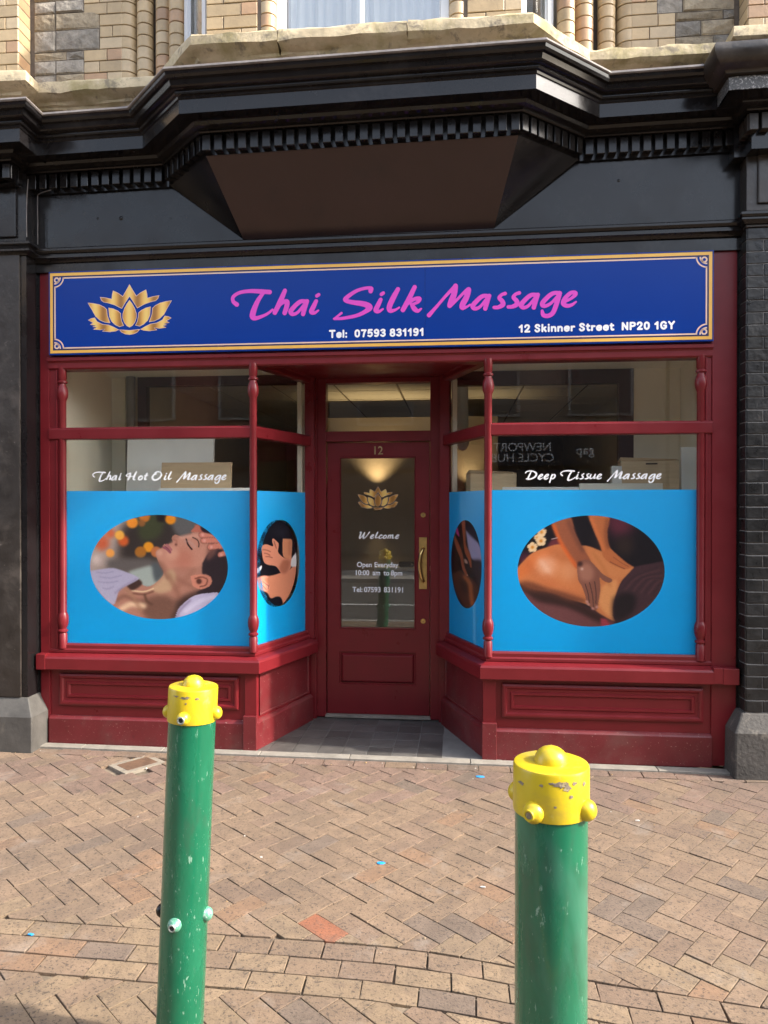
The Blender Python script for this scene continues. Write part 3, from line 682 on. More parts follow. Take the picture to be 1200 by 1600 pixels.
p.spot(742, 283, 7, (110, 62, 54), 3).line([(722, 250), (745, 262), (742, 290)], 9, (180, 122, 104), 4, .7).line([(632, 390), (660, 440), (690, 500)], 12, (150, 106, 90), 7, .6)
p.poly([(835, 205), (865, 160), (890, 165), (920, 195), (880, 205)], (206, 130, 108), 2).poly([(890, 168), (960, 195), (940, 215), (905, 200)], (50, 34, 44), 3)
for a, b, w in (((1010, 255), (902, 222), 36), ((1020, 262), (912, 258), 34), ((1040, 292), (955, 298), 36), ((1060, 335), (1015, 345), 32)):
    p.line([a, ((a[0] + b[0]) / 2, (a[1] + b[1]) / 2 - 4), b], w + 5, (140, 82, 72), 3, .7).line([a, ((a[0] + b[0]) / 2, (a[1] + b[1]) / 2 - 4), b], w - 4, (226, 154, 132), 2).spot(b[0] + 6, b[1], 9, (240, 186, 172), 3)
f1 = film(FA, -2.80, -1.405, -2.088, 1.279, .502, .367)
adopt(p.mesh(FA, -2.088, 1.279, .502, .367, 'oval_photograph'), f1)
# --- right window print: hands kneading a bare back
p = Paint(118, 102, 1037, 795, 400, 302, (26, 19, 28))
p.spot(760, 150, 90, (112, 52, 68), 34).spot(640, 250, 60, (50, 36, 40), 24).spot(790, 290, 60, (60, 44, 40), 24).spot(160, 370, 40, (84, 40, 60), 14)
p.poly([(110, 540), (180, 580), (330, 620), (480, 650), (620, 700), (740, 780), (600, 830), (300, 800), (110, 640)], (122, 76, 76), 10)
p.poly([(150, 560), (330, 600), (470, 640), (640, 720), (700, 780), (640, 770), (440, 680), (250, 640)], (62, 36, 34), 12)
p.poly([(640, 740), (680, 750), (700, 790), (650, 795)], (170, 70, 84), 5)
p.poly([(300, 300), (340, 250), (400, 260), (400, 300)], (120, 56, 64), 8)
bk = [(100, 450), (160, 385), (215, 335), (300, 302), (380, 282), (460, 300), (550, 290), (640, 322), (700, 345), (760, 395), (850, 422), (840, 450), (780, 500), (742, 580), (722, 680), (738, 760), (640, 715), (560, 660), (450, 625), (330, 585), (200, 560), (120, 520)]
p.poly(bk, (212, 138, 88), 3)
p.poly([(120, 520), (200, 520), (330, 560), (460, 590), (560, 640), (450, 640), (330, 600), (160, 570)], (126, 74, 52), 12, .9)
p.poly([(560, 300), (700, 350), (760, 400), (840, 430), (770, 490), (660, 470), (600, 400)], (222, 152, 98), 12, .9)
p.poly([(650, 540), (740, 500), (740, 580), (718, 690), (730, 750), (660, 700), (630, 640)], (232, 170, 112), 9, .9)
p.poly([(110, 440), (220, 350), (330, 320), (300, 380), (180, 470), (130, 500)], (222, 132, 74), 14, .8)
p.spot(300, 420, 70, (232, 176, 140), 26, .9).line([(262, 388), (292, 420), (312, 458)], 26, (244, 210, 190), 13, .55).line([(330, 330), (430, 380), (480, 480)], 46, (186, 112, 70), 20, .5).line([(590, 330), (660, 430), (700, 540)], 18, (196, 128, 76), 9, .5).line([(180, 400), (230, 470), (330, 540)], 40, (196, 116, 70), 18, .5).spot(440, 450, 60, (226, 166, 122), 24, .7).line([(300, 480), (400, 560), (520, 600)], 30, (206, 130, 84), 12, .6)
p.poly([(855, 418), (950, 400), (1050, 392), (1050, 500), (970, 650), (860, 730), (740, 765), (718, 690), (738, 590), (782, 500)], (82, 54, 60), 3)
p.poly([(722, 620), (790, 580), (860, 600), (840, 700), (740, 762), (718, 690)], (34, 24, 30), 16, .95)
for k in range(9):
    p.line([(770 + k * 24, 560 + k * 4), (850 + k * 22, 480 + k * 4), (1000 + k * 8, 420 + k * 18)], 7, (126, 84, 84) if k % 2 else (54, 36, 42), 4, .55)
p.poly([(560, 95), (690, 105), (682, 200), (694, 290), (745, 345), (800, 392), (835, 420), (792, 436), (735, 415), (690, 392), (655, 352), (640, 290), (600, 200)], (204, 128, 80), 2.5)
p.line([(580, 120), (622, 220), (655, 310)], 22, (228, 140, 84), 7, .8).line([(680, 130), (672, 220), (688, 300)], 20, (150, 90, 60), 8, .7).line([(700, 390), (760, 420), (790, 432)], 5, (130, 74, 50), 2, .8).line([(720, 360), (770, 395), (815, 418)], 5, (150, 90, 60), 2, .7)
p.poly([(330, 150), (395, 120), (456, 116), (480, 200), (522, 290), (560, 350), (578, 400), (500, 440), (452, 370), (400, 290), (360, 220)], (168, 104, 74), 2.5)
p.line([(345, 165), (380, 250), (440, 350), (490, 420)], 24, (224, 118, 58), 6, .85).line([(440, 140), (480, 230), (530, 320)], 26, (120, 74, 60), 10, .6)
p.poly([(492, 410), (530, 380), (575, 385), (620, 430), (660, 470), (708, 496), (712, 512), (690, 520), (655, 505), (636, 490), (640, 560), (628, 650), (622, 685), (600, 692), (580, 672), (556, 650), (545, 600), (522, 540), (500, 500)], (152, 102, 84), 2)
p.poly([(500, 420), (560, 400), (600, 450), (580, 510), (520, 500)], (186, 134, 112), 12, .8).spot(512, 404, 16, (60, 34, 34), 6, .8).spot(525, 435, 9, (226, 196, 182), 4, .8)
for a, b in (((545, 530), (572, 655)), ((572, 520), (600, 680)), ((604, 515), (612, 650))): p.line([a, ((a[0] + b[0]) / 2 + 5, (a[1] + b[1]) / 2), b], 5, (78, 44, 40), 2, .9)
for x, y in ((566, 655), (592, 682), (618, 672), (556, 640)): p.spot(x, y, 9, (206, 158, 146), 3, .9)
for x, y, r in ((270, 207, 30), (266, 262, 33), (212, 302, 32), (240, 240, 18)):
    for k in range(5): p.spot(x + r * .55 * math.cos(k * 1.257 + x), y + r * .55 * math.sin(k * 1.257 + x), r * .48, (236, 208, 168), 2)
    p.spot(x, y, r * .3, (214, 142, 40), 3)
p.line([(335, 250), (368, 242)], 5, (200, 180, 176), 1.5)
f2 = film(FA, .215, 1.594, .884, 1.276, .477, .369)
adopt(p.mesh(FA, .884, 1.276, .477, .369, 'oval_photograph'), f2)
# --- left splay print: chopping hands
p = Paint(130, 240, 582, 1220, 160, 340, (24, 24, 36))
p.spot(400, 380, 60, (44, 46, 58), 30)
p.poly([(130, 860), (200, 845), (290, 858), (400, 842), (480, 830), (575, 780), (590, 900), (520, 1080), (410, 1215), (395, 1130), (350, 1105), (280, 1112), (240, 1040), (150, 990), (110, 920)], (226, 158, 126), 4)
p.poly([(420, 455), (475, 462), (530, 485), (524, 650), (515, 700), (430, 670), (415, 560)], (222, 158, 122), 3).line([(500, 500), (500, 640)], 30, (200, 132, 100), 10, .7)
p.poly([(183, 545), (205, 508), (250, 508), (310, 532), (298, 470), (312, 446), (350, 480), (374, 515), (366, 600), (400, 650), (460, 690), (522, 690), (520, 780), (480, 840), (412, 858), (370, 800), (340, 762), (300, 745), (240, 725), (205, 680)], (226, 160, 132), 2.5)
for a, b in (((200, 560), (280, 590)), ((215, 600), (275, 630)), ((230, 640), (300, 660)), ((320, 480), (345, 560))): p.line([a, ((a[0] + b[0]) / 2, (a[1] + b[1]) / 2 - 6), b], 9, (140, 78, 66), 3, .85)
p.poly([(420, 700), (500, 720), (470, 840), (412, 852), (380, 780)], (176, 110, 84), 14, .7)
p.poly([(520, 700), (585, 630), (592, 780), (518, 786)], (232, 228, 226), 3)
p.poly([(120, 755), (185, 728), (178, 780), (120, 820)], (238, 238, 240), 3).poly([(120, 740), (180, 720), (185, 730), (125, 765)], (24, 24, 36), 2)
p.poly([(130, 870), (200, 850), (265, 870), (215, 890), (275, 975), (240, 1020), (150, 985), (120, 930)], (240, 176, 156), 3)
for a, b in (((200, 910), (265, 975)), ((175, 920), (235, 1005)), ((265, 960), (255, 1000))): p.line([a, b], 7, (160, 96, 82), 2, .8)
p.poly([(160, 990), (240, 1040), (285, 1115), (350, 1108), (402, 1135), (410, 1215), (300, 1240), (160, 1120)], (22, 24, 38), 4)
f3 = film(frL, .012, lenL - .03, .385, 1.288, .276, .318)
adopt(p.mesh(frL, .335, 1.288, .276, .318, 'oval_photograph'), f3)
# --- right splay print: two forearms on a dark back
p = Paint(168, 228, 517, 1265, 150, 340, (54, 38, 38))
p.poly([(340, 330), (420, 380), (520, 560), (530, 700), (430, 690), (380, 600)], (182, 176, 202), 8)
p.poly([(335, 230), (480, 380), (470, 460), (340, 330)], (60, 52, 62), 12)
p.poly([(168, 520), (260, 600), (300, 760), (280, 850), (200, 900), (160, 800)], (36, 26, 28), 14)
p.poly([(400, 690), (520, 690), (520, 1000), (460, 900)], (74, 60, 62), 14)
p.poly([(180, 900), (280, 838), (350, 880), (420, 900), (500, 1030), (450, 1200), (360, 1265), (260, 1160), (200, 1000)], (104, 66, 48), 8)
p.line([(330, 900), (390, 960), (400, 1080), (420, 1200)], 50, (196, 122, 70), 14, .9).line([(300, 980), (340, 1060)], 60, (60, 38, 34), 22, .7)
p.poly([(290, 225), (335, 230), (342, 380), (350, 520), (395, 620), (412, 760), (395, 770), (372, 690), (330, 600), (310, 420)], (178, 108, 76), 4)
p.poly([(190, 405), (225, 440), (275, 540), (310, 640), (330, 770), (365, 868), (345, 885), (300, 800), (280, 690), (225, 560)], (172, 102, 72), 4)
p.poly([(215, 345), (245, 320), (270, 430), (235, 400)], (206, 84, 150), 4).poly([(325, 680), (360, 700), (365, 740), (330, 730)], (206, 170, 150), 5).spot(362, 872, 8, (222, 180, 170), 3)
f4 = film(frR, .03, lenR - .012, .368, 1.286, .288, .320)
adopt(p.mesh(frR, .368, 1.286, .288, .320, 'oval_photograph'), f4)

# ------------------------------------------------------------------ brush script alphabet (hand drawn strokes, y down; x-height about 85, widths third)
G = {}
G['T'] = (250, [[(30, 92, 27), (8, 74, 22), (8, 44, 20), (48, 18, 20), (110, 8, 22), (180, 10, 26), (240, 14, 26)], [(197, 22, 20), (165, 68, 26), (140, 125, 32), (131, 165, 34), (145, 178, 26), (180, 170, 20), (225, 150, 16), (258, 124, 13)]])
G['h'] = (92, [[(76, 5, 24), (48, 70, 30), (12, 143, 26)], [(30, 110, 12), (62, 80, 20), (88, 73, 27), (88, 100, 28), (74, 145, 26)]])
G['a'] = (125, [[(108, 74, 20), (68, 78, 24), (30, 110, 26), (8, 140, 27), (22, 156, 22), (55, 142, 17), (96, 90, 14)], [(112, 74, 22), (97, 116, 26), (86, 155, 25)]])
G['i'] = (66, [[(52, 44, 20), (64, 36, 20)], [(48, 76, 22), (31, 112, 27), (18, 142, 27), (36, 150, 18), (62, 134, 11)]])
G['S'] = (250, [[(236, 20, 26), (240, 2, 20), (204, 2, 18), (146, 20, 20), (88, 60, 24), (82, 78, 24), (128, 90, 26), (196, 100, 32), (230, 120, 34), (200, 148, 24), (146, 172, 20), (66, 188, 18), (10, 192, 14)], [(10, 192, 12), (36, 172, 13), (56, 156, 14)]])
G['l'] = (88, [[(76, 10, 24), (48, 62, 30), (24, 116, 30), (28, 142, 26), (58, 138, 15), (84, 122, 10)]])
G['k'] = (122, [[(86, 5, 24), (52, 76, 28), (14, 146, 26)], [(48, 108, 12), (82, 80, 20), (114, 76, 24), (106, 96, 19), (72, 112, 14)], [(68, 114, 20), (84, 138, 28), (104, 152, 20), (126, 138, 10)]])
G['M'] = (272, [[(12, 196, 25), (58, 144, 18), (118, 74, 17), (172, 18, 22), (180, 14, 28), (170, 64, 33), (152, 110, 33), (143, 138, 22), (184, 102, 16), (238, 48, 18), (264, 32, 25), (248, 84, 32), (224, 128, 32), (224, 148, 26), (250, 142, 14), (272, 128, 11)]])
G['s'] = (80, [[(80, 64, 21), (58, 72, 18), (44, 92, 22), (62, 112, 26), (66, 134, 27), (38, 150, 22), (12, 152, 20)]])
G['g'] = (125, [[(118, 76, 20), (72, 82, 24), (26, 122, 26), (10, 148, 26), (26, 160, 21), (66, 140, 17), (108, 92, 14)], [(120, 78, 22), (103, 132, 26), (78, 198, 26), (48, 220, 24), (18, 216, 24), (10, 190, 17)]])
G['e'] = (96, [[(12, 132, 16), (52, 112, 16), (82, 86, 21), (80, 72, 21), (52, 76, 22), (16, 112, 24), (8, 142, 26), (32, 155, 23), (62, 148, 17), (86, 130, 11)]])
G['o'] = (100, [[(62, 76, 20), (24, 100, 24), (8, 134, 26), (28, 154, 22), (68, 138, 22), (86, 102, 22), (62, 76, 18), (58, 92, 14)]])
G['t'] = (70, [[(66, 30, 20), (44, 76, 26), (22, 124, 28), (26, 148, 22), (56, 138, 12)], [(16, 76, 18), (50, 72, 20), (86, 70, 16)]])
G['u'] = (118, [[(30, 76, 22), (14, 112, 26), (10, 144, 24), (34, 150, 18), (72, 118, 14), (98, 80, 16)], [(106, 74, 22), (88, 120, 26), (84, 148, 22), (112, 136, 11)]])
G['p'] = (112, [[(46, 76, 22), (26, 130, 26), (2, 214, 25)], [(36, 104, 12), (68, 78, 20), (96, 84, 24), (88, 122, 24), (56, 150, 20), (26, 146, 15)]])
G['c'] = (90, [[(74, 92, 20), (78, 76, 20), (50, 78, 22), (16, 110, 25), (8, 142, 26), (32, 154, 22), (62, 146, 16), (84, 130, 11)]])
G['m'] = (172, [[(30, 78, 20), (8, 148, 25)], [(20, 112, 12), (56, 78, 20), (76, 84, 25), (58, 148, 24)], [(68, 112, 12), (106, 78, 20), (126, 86, 25), (112, 144, 24), (138, 148, 16), (160, 130, 11)]])
G['H'] = (230, [[(26, 88, 20), (8, 72, 18), (30, 52, 18), (86, 30, 22), (94, 40, 26), (72, 96, 30), (44, 152, 28)], [(206, 6, 24), (176, 62, 30), (150, 126, 32), (154, 150, 24), (184, 146, 14)], [(44, 92, 16), (110, 88, 20), (176, 84, 18)]])
G['O'] = (215, [[(86, 30, 20), (36, 66, 28), (14, 116, 34), (42, 154, 30), (104, 148, 24), (164, 104, 26), (188, 56, 26), (164, 16, 22), (110, 6, 20), (60, 26, 18), (84, 56, 16)]])
G['D'] = (222, [[(8, 46, 20), (30, 20, 20), (86, 8, 22), (160, 20, 26), (202, 58, 32), (184, 108, 30), (126, 144, 26), (60, 158, 24), (24, 150, 20)], [(104, 32, 22), (76, 90, 28), (48, 152, 26)]])
G['W'] = (290, [[(60, 18, 24), (88, 12, 22), (70, 70, 30), (46, 140, 30), (60, 154, 22), (110, 104, 18), (160, 30, 22), (166, 26, 26), (146, 90, 30), (132, 146, 26), (160, 150, 20), (220, 92, 18), (268, 30, 22), (280, 8, 20)]])
def layout(s, track=8, space=75):
    x = 0; out = []
    for ch in s:
        if ch == ' ': x += space; continue
        w, st = G[ch]; out += [[(x + q[0], q[1], q[2]) for q in t_] for t_ in st]; x += w + track
    return out, x

BS = {'T': (84, [[(12, 12), (72, 12)], [(42, 12), (42, 88)]]), 'e': (72, [[(14, 62), (58, 62)], [(60, 62), (56, 44), (36, 38), (18, 46), (12, 63), (18, 82), (38, 89), (58, 80)]]),
 'l': (28, [[(13, 12), (13, 88)]]), ':': (30, [[(13, 44), (13, 46)], [(13, 86), (13, 88)]]), '0': (74, [[(36, 12), (17, 24), (13, 50), (17, 76), (36, 88), (55, 76), (59, 50), (55, 24), (36, 12)]]),
 '7': (72, [[(12, 14), (60, 14)], [(59, 16), (42, 44), (32, 88)]]), '5': (74, [[(58, 12), (22, 12)], [(20, 14), (16, 46)], [(17, 48), (38, 40), (57, 50), (58, 72), (40, 88), (14, 80)]]),
 '9': (74, [[(36, 12), (16, 22), (16, 44), (36, 54), (56, 44), (56, 22), (36, 12)], [(59, 32), (57, 64), (42, 86), (18, 84)]]),
 '3': (72, [[(14, 22), (34, 12), (54, 20), (52, 38), (32, 47)], [(32, 48), (54, 54), (58, 72), (38, 88), (12, 78)]]),
 '8': (74, [[(36, 12), (18, 19), (18, 38), (36, 46), (54, 38), (54, 19), (36, 12)], [(36, 49), (15, 56), (14, 78), (36, 89), (58, 78), (57, 56), (36, 49)]]),
 '1': (58, [[(36, 12), (36, 88)], [(12, 34), (34, 16)]]), '2': (72, [[(12, 32), (20, 15), (42, 12), (56, 27), (48, 50), (16, 84)], [(14, 88), (60, 88)]]),
 'S': (74, [[(58, 26), (46, 13), (26, 12), (15, 27), (26, 42), (48, 55), (58, 72), (44, 87), (24, 88), (12, 74)]]), 'k': (66, [[(12, 12), (12, 88)], [(14, 66), (48, 40)], [(28, 56), (52, 88)]]),
 'i': (30, [[(13, 40), (13, 88)], [(13, 12), (13, 14)]]), 'n': (68, [[(12, 40), (12, 88)], [(13, 54), (30, 40), (48, 44), (54, 60), (54, 88)]]), 'r': (50, [[(12, 40), (12, 88)], [(13, 60), (24, 42), (42, 42)]]),
 't': (50, [[(20, 20), (20, 72), (28, 88), (42, 86)], [(8, 38), (40, 38)]]), 'N': (82, [[(12, 12), (12, 88)], [(13, 15), (63, 85)], [(64, 12), (64, 88)]]),
 'P': (74, [[(12, 12), (12, 88)], [(12, 13), (40, 12), (58, 20), (58, 42), (40, 51), (12, 52)]]), 'G': (84, [[(66, 26), (46, 12), (22, 20), (12, 50), (22, 80), (46, 89), (66, 76)], [(67, 76), (67, 54)], [(67, 54), (46, 54)]]),
 'Y': (80, [[(10, 12), (38, 48)], [(66, 12), (38, 48)], [(38, 48), (38, 88)]])}
def bold_text(sx_, xa, xb, zbase, hcap, c, parent, nm, wd_=23):
    x = 0; ws_ = [[]]
    for ch in sx_:
        if ch == ' ':
            x += 40
            if ws_[-1]: ws_.append([])
            continue
        w_, q_ = BS[ch]; ws_[-1] += [[(x + p_[0], p_[1], wd_) for p_ in t_] for t_ in q_]; x += w_ + 7
    kx = (xb - xa) / x; kz = hcap / 100
    for st_ in ws_: stroke_sheet(st_, 3.5, lambda X_, Y_: FA(xa + X_ * kx, zbase + (100 - Y_) * kz, c)).build(nm, 'wprint', parent)

# ------------------------------------------------------------------ SIGN
sign = thing('shop_sign', 'long royal blue sign board with gold border, golden lotus and magenta script lettering', 'sign', (-.6, -.04, 3.06))
sx0, sx1, sz0, sz1, sy = -2.846, 1.640, 2.766, 3.348, .058
MB().box(sx0, -.2115, sz0, sz1, .024, sy).build('sign_panel', 'signblue', sign, bevel=.0015)
MB().box(-.2105, sx1, sz0, sz1, .024, sy).build('sign_panel', 'signblue', sign, bevel=.0015)
e = .0006
def flat_ring(a0, a1, b0, b1, w, c): return MB().ring(a0, a1, b0, b1, [(0, c), (w, c)], fill=False)
flat_ring(sx0 + .010, sx1 - .010, sz0 + .012, sz1 - .010, .020, sy + e).build('gold_border', 'signgold', sign)
flat_ring(sx0 + .006, sx1 - .006, sz0 + .007, sz1 - .006, .0035, sy + e).build('violet_border', 'navy', sign)
flat_ring(sx0 + .031, sx1 - .031, sz0 + .033, sz1 - .031, .009, sy + e).build('navy_border', 'navy', sign)
# inner pale line with scooped corners
ia0, ia1, ib0, ib1 = sx0 + .041, sx1 - .041, sz0 + .043, sz1 - .041
rad = .062; m = MB()
for (cx, cy, q) in ((ia0, ib0, 0), (ia1, ib0, 1), (ia1, ib1, 2), (ia0, ib1, 3)):
    for r0, r1 in ((rad - .0, rad + .009), (rad - .024, rad - .014), (.010, .020)):
        full = r0 < .02; n = 20; ccx = cx + ((.018, -.018, -.018, .018)[q] if full else 0); ccy = cy + ((.018, .018, -.018, -.018)[q] if full else 0)
        t0 = q * math.pi / 2; t1 = t0 + (2 * math.pi if full else math.pi / 2); P = []
        for k in range(n + 1):
            t_ = t0 + (t1 - t0) * k / n
            P += [FA(ccx + r0 * math.cos(t_), ccy + r0 * math.sin(t_), sy + e), FA(ccx + r1 * math.cos(t_), ccy + r1 * math.sin(t_), sy + e)]
        m.add(P, [(2 * k, 2 * k + 1, 2 * k + 3, 2 * k + 2) for k in range(n)])
w = .009
for a0, a1, b0, b1 in ((ia0 + rad + .004, ia1 - rad - .004, ib0, ib0 + w), (ia0 + rad + .004, ia1 - rad - .004, ib1 - w, ib1), (ia0, ia0 + w, ib0 + rad + .004, ib1 - rad - .004), (ia1 - w, ia1, ib0 + rad + .004, ib1 - rad - .004)):
    m.add([FA(a0, b0, sy + e), FA(a1, b0, sy + e), FA(a1, b1, sy + e), FA(a0, b1, sy + e)], [(0, 1, 2, 3)])
m.build('pale_inner_border', 'signpale', sign)
m = MB()
for k in range(9):
    for z in (sz0 + .005, sz1 - .004):
        if k in (0, 8): continue
        m.lathe(0, 0, [(.004, 0), (.004, .0015), (.002, .003)], 8, axis=((sx0 + (sx1 - sx0) * k / 8 + .08, -sy, z), (0, -1, 0)))
stuff(m.build('screw_heads', 'hole', sign))
# magenta title: placed so that the three words fall where they do on the board
def s1(x, y): return FA(-1.627 + x / 1200 * 1.315, 3.288 - y / 400 * .434 - x / 1200 * .038, sy + e)
def s2(x, y): return FA(-.398 + x / 1200 * 1.254, 3.292 - y / 400 * .420 - x / 1200 * .040, sy + 2 * e)
def place(word, x0, y0, sc=1.0, track=6):
    st, x = layout(word, track); return [[(x0 + q[0] * sc, y0 + q[1] * sc, q[2] * sc) for q in t_] for t_ in st]
def kern(word, xs, ys):
    out = []
    for ch, x, y in zip(word, xs, ys): out += [[(x + q[0], y + q[1], q[2]) for q in t_] for t_ in G[ch][1]]
    return out
stroke_sheet(kern('Thai', [90, 350, 454, 574], [92, 92, 88, 86]), 4, s1, 1.08).build('title_lettering', 'magenta', sign)
stroke_sheet(kern('Silk', [724, 974, 1052, 1052 + 92], [80, 76, 78, 70]), 4, s1, 1.08).build('title_lettering', 'magenta', sign)
stroke_sheet(kern('Massage', [193, 474, 604, 692, 776, 904, 1036], [97, 94, 90, 86, 86, 72, 74]), 4, s2, 1.10).build('title_lettering', 'magenta', sign)
bold_text('Tel:  07593 831191', -.858, -.212, 2.840, .056, sy + e, sign, 'phone_lettering')
bold_text('12 Skinner Street  NP20 1GY', .405, 1.405, 2.847, .055, sy + e, sign, 'address_lettering')
# lotus
def lotus(ox, oz, sc, c, parent, fr_=FA):
    mir = lambda P: [(1090 - x, y) for x, y in reversed(P)]
    tear = [(545, 265), (572, 300), (598, 345), (616, 400), (616, 440), (600, 485), (573, 518), (545, 533), (517, 518), (490, 485), (474, 440), (474, 400), (492, 345), (518, 300)]
    inn = [(328, 335), (375, 345), (425, 368), (452, 392), (455, 430), (464, 475), (484, 515), (440, 526), (395, 505), (358, 470), (335, 420)]
    out = [(112, 280), (170, 286), (230, 300), (280, 325), (308, 350), (314, 410), (342, 485), (290, 478), (235, 455), (190, 415), (160, 360)]
    crown = [(545, 108), (580, 168), (615, 225), (660, 192), (715, 165), (725, 205), (730, 248), (790, 234), (850, 226), (838, 258), (815, 276), (770, 285), (700, 308), (625, 345), (585, 282), (545, 226)]
    crown = crown + [(1090 - x, y) for x, y in reversed(crown[1:-1])]
    fro = [(115, 452), (145, 436), (182, 430), (206, 468), (262, 496), (330, 506), (380, 528), (432, 556), (400, 568), (340, 575), (262, 566), (292, 545), (235, 552), (168, 545), (204, 528), (160, 518), (196, 508), (135, 498), (166, 480)]
    cup = [(440, 556), (495, 560), (545, 564), (595, 560), (650, 556), (628, 582), (590, 600), (545, 607), (500, 600), (462, 582)]
    o = MB(); hi = MB()
    for P in (tear, inn, mir(inn), out, mir(out), crown, fro, mir(fro), cup):
        A = inset(np.array(P, float), 3.5); B = inset(A, -5)
        hi.add([fr_(ox + (x - 545) * sc, oz - (y - 360) * sc, c) for x, y in B], [tuple(reversed(range(len(B))))])
        o.add([fr_(ox + (x - 545) * sc, oz - (y - 360) * sc, c + .0005) for x, y in A], [tuple(reversed(range(len(A))))])
    h = hi.build('lotus_outline', 'signpale', parent); g = o.build('lotus_emblem', 'gold', parent); return g
lotus(-2.257, 3.068, .604 / 868, sy + e, sign)
# white script on the window glass
def wtext(word_xs, scale, x0, z0, nm, fr_=FA, c=-.022, m='wprint', step=6, track=8, space=75, wmul=1.0):
    st, wd = layout(word_xs, track, space)
    return stroke_sheet(st, step, lambda x, y: fr_(x0 + x * scale, z0 - y * scale, c), wmul)
st, wd = layout('Thai Hot Oil Massage'); k = .978 / wd
wtext('Thai Hot Oil Massage', k, -2.569, 1.890 + 160 * k, '').build('window_lettering', 'wprint', shop)
st, wd = layout('Deep Tissue Massage'); k2 = .888 / wd
wtext('Deep Tissue Massage', k2, .455, 1.886 + 160 * k2, '').build('window_lettering', 'wprint', shop)

# ------------------------------------------------------------------ DOOR
DY = .85; FD = Fr((0, DY, 0))
for a0, a1 in ((-1.20, -1.105), (-.137, -.045)): MB().box(a0, a1, .02, 2.722, -.10, .072, FD).build('side_jamb', 'red', shop, bevel=.003)
df = MB().box(-1.112, -1.036, .03, 2.722, -.06, .040, FD).build('door_frame', 'red', shop, bevel=.003)
MB().box(-.206, -.130, .03, 2.722, -.06, .040, FD).build('door_frame', 'red', shop, bevel=.003)
MB().box(-1.036, -.206, 2.222, 2.302, -.06, .036, FD).build('door_transom', 'red', shop, bevel=.003)
MB().box(-1.036, -.206, 2.686, 2.722, -.06, .034, FD).build('door_head', 'red', shop, bevel=.003)
MB().box(-1.034, -.208, 2.304, 2.684, -.03, -.026, FD).build('fanlight_pane', 'glass', shop)
MB().box(-1.040, -.202, .028, .046, -.04, .050, FD).build('threshold', 'strip', shop, bevel=.003)
door = MB()
for a0, a1, b0, b1 in ((-1.030, -.934, .050, 2.216), (-.320, -.212, .050, 2.216), (-.934, -.320, 2.102, 2.216), (-.934, -.320, .545, .728), (-.934, -.320, .050, .285)):
    door.box(a0, a1, b0, b1, -.045, .0, FD)
door = door.build('door', 'red', shop)
MB().ring(-.934, -.320, .285, .545, [(0, -.002), (.006, -.014), (.014, -.014), (.026, .002), (.034, .004)], FD).build('door_panel', 'red', door)
MB().ring(-.934, -.320, .728, 2.102, [(0, .0), (.004, .006), (.010, .006), (.014, -.012)], FD, fill=False).build('glazing_bead', 'red', door)
MB().box(-.302, .298, .735, 2.095, -.028, -.024, Fr((-.627, DY, 0), (1, .0125))).build('door_pane', 'glassdoor', door)   # hangs a hair out of square
hb = MB().slab([(-.296, 1.052), (-.232, 1.052), (-.232, 1.462), (-.296, 1.462)], .0, .005, .003, FD)
pts = [(0, 1.380, .012), (.0, 1.372, .030), (-.014, 1.340, .046), (-.024, 1.290, .052), (-.027, 1.240, .052), (-.022, 1.190, .050), (-.010, 1.140, .042), (0, 1.118, .028), (0, 1.112, .010)]
q = catmull(pts, 4); seg = 8; P = []
for i, c in enumerate(q):
    r_ = .0085 + .003 * math.sin(math.pi * i / len(q)); d_ = q[min(i + 1, len(q) - 1)] - q[max(i - 1, 0)]; d_ = Vector(d_).normalized()
    sd_ = Vector((1, 0, 0)).cross(d_).normalized(); s2_ = d_.cross(sd_)
    for kk in range(seg):
        t_ = 2 * math.pi * kk / seg; v = Vector(c) + sd_ * r_ * math.cos(t_) + s2_ * r_ * 1.3 * math.sin(t_); P.append(FD(-.262 + v.x, v.y, v.z))
hm = MB(); hm.add(P, [(i * seg + kk, i * seg + (kk + 1) % seg, (i + 1) * seg + (kk + 1) % seg, (i + 1) * seg + kk) for i in range(len(q) - 1) for kk in range(seg)])
hb.build('handle_plate', 'brass', door)
hm.build('pull_handle', 'brass', door, smooth=60)
for z in (1.638, .798):
    MB().lathe(0, 0, [(.021, 0), (.021, .003), (.018, .006), (.012, .006), (.011, .009)], 20, axis=((-.263, DY - .0, z), (0, -1, 0))).build('lock_cylinder', 'brass', door, smooth=40)
    MB().box(-.265, -.261, z - .006, z + .006, .009, .0095, FD).build('keyhole', 'hole', door)
text('12', .092, (-.668, DY - .002, 2.120), 'brassdark', door, 'door_number', extrude=.0018, bold=.0008, sx=.95)
lotus(-.624, 1.771, .327 / 868, -.0170, door, FD)
st, wd = layout('Welcome'); k3 = .338 / wd
wtext('Welcome', k3, -.789, 1.450 + 158 * k3, '', FD, -.0168, step=6, wmul=1.15).build('door_lettering', 'wprint', door)
for ws_, z, s_ in (((('Open', -.795), ('Everyday', -.655)), 1.222, .0560), ((('10:00', -.812), ('am', -.668), ('to', -.580), ('8pm', -.522)), 1.157, .0560), ((('Tel:', -.831), ('07593', -.737), ('831191', -.578)), 1.022, .0575)):
    for w_, x_ in ws_: text(w_, s_, (x_, DY + .0168, z), 'wprint', door, 'door_lettering', bold=.0012, sx=.95)

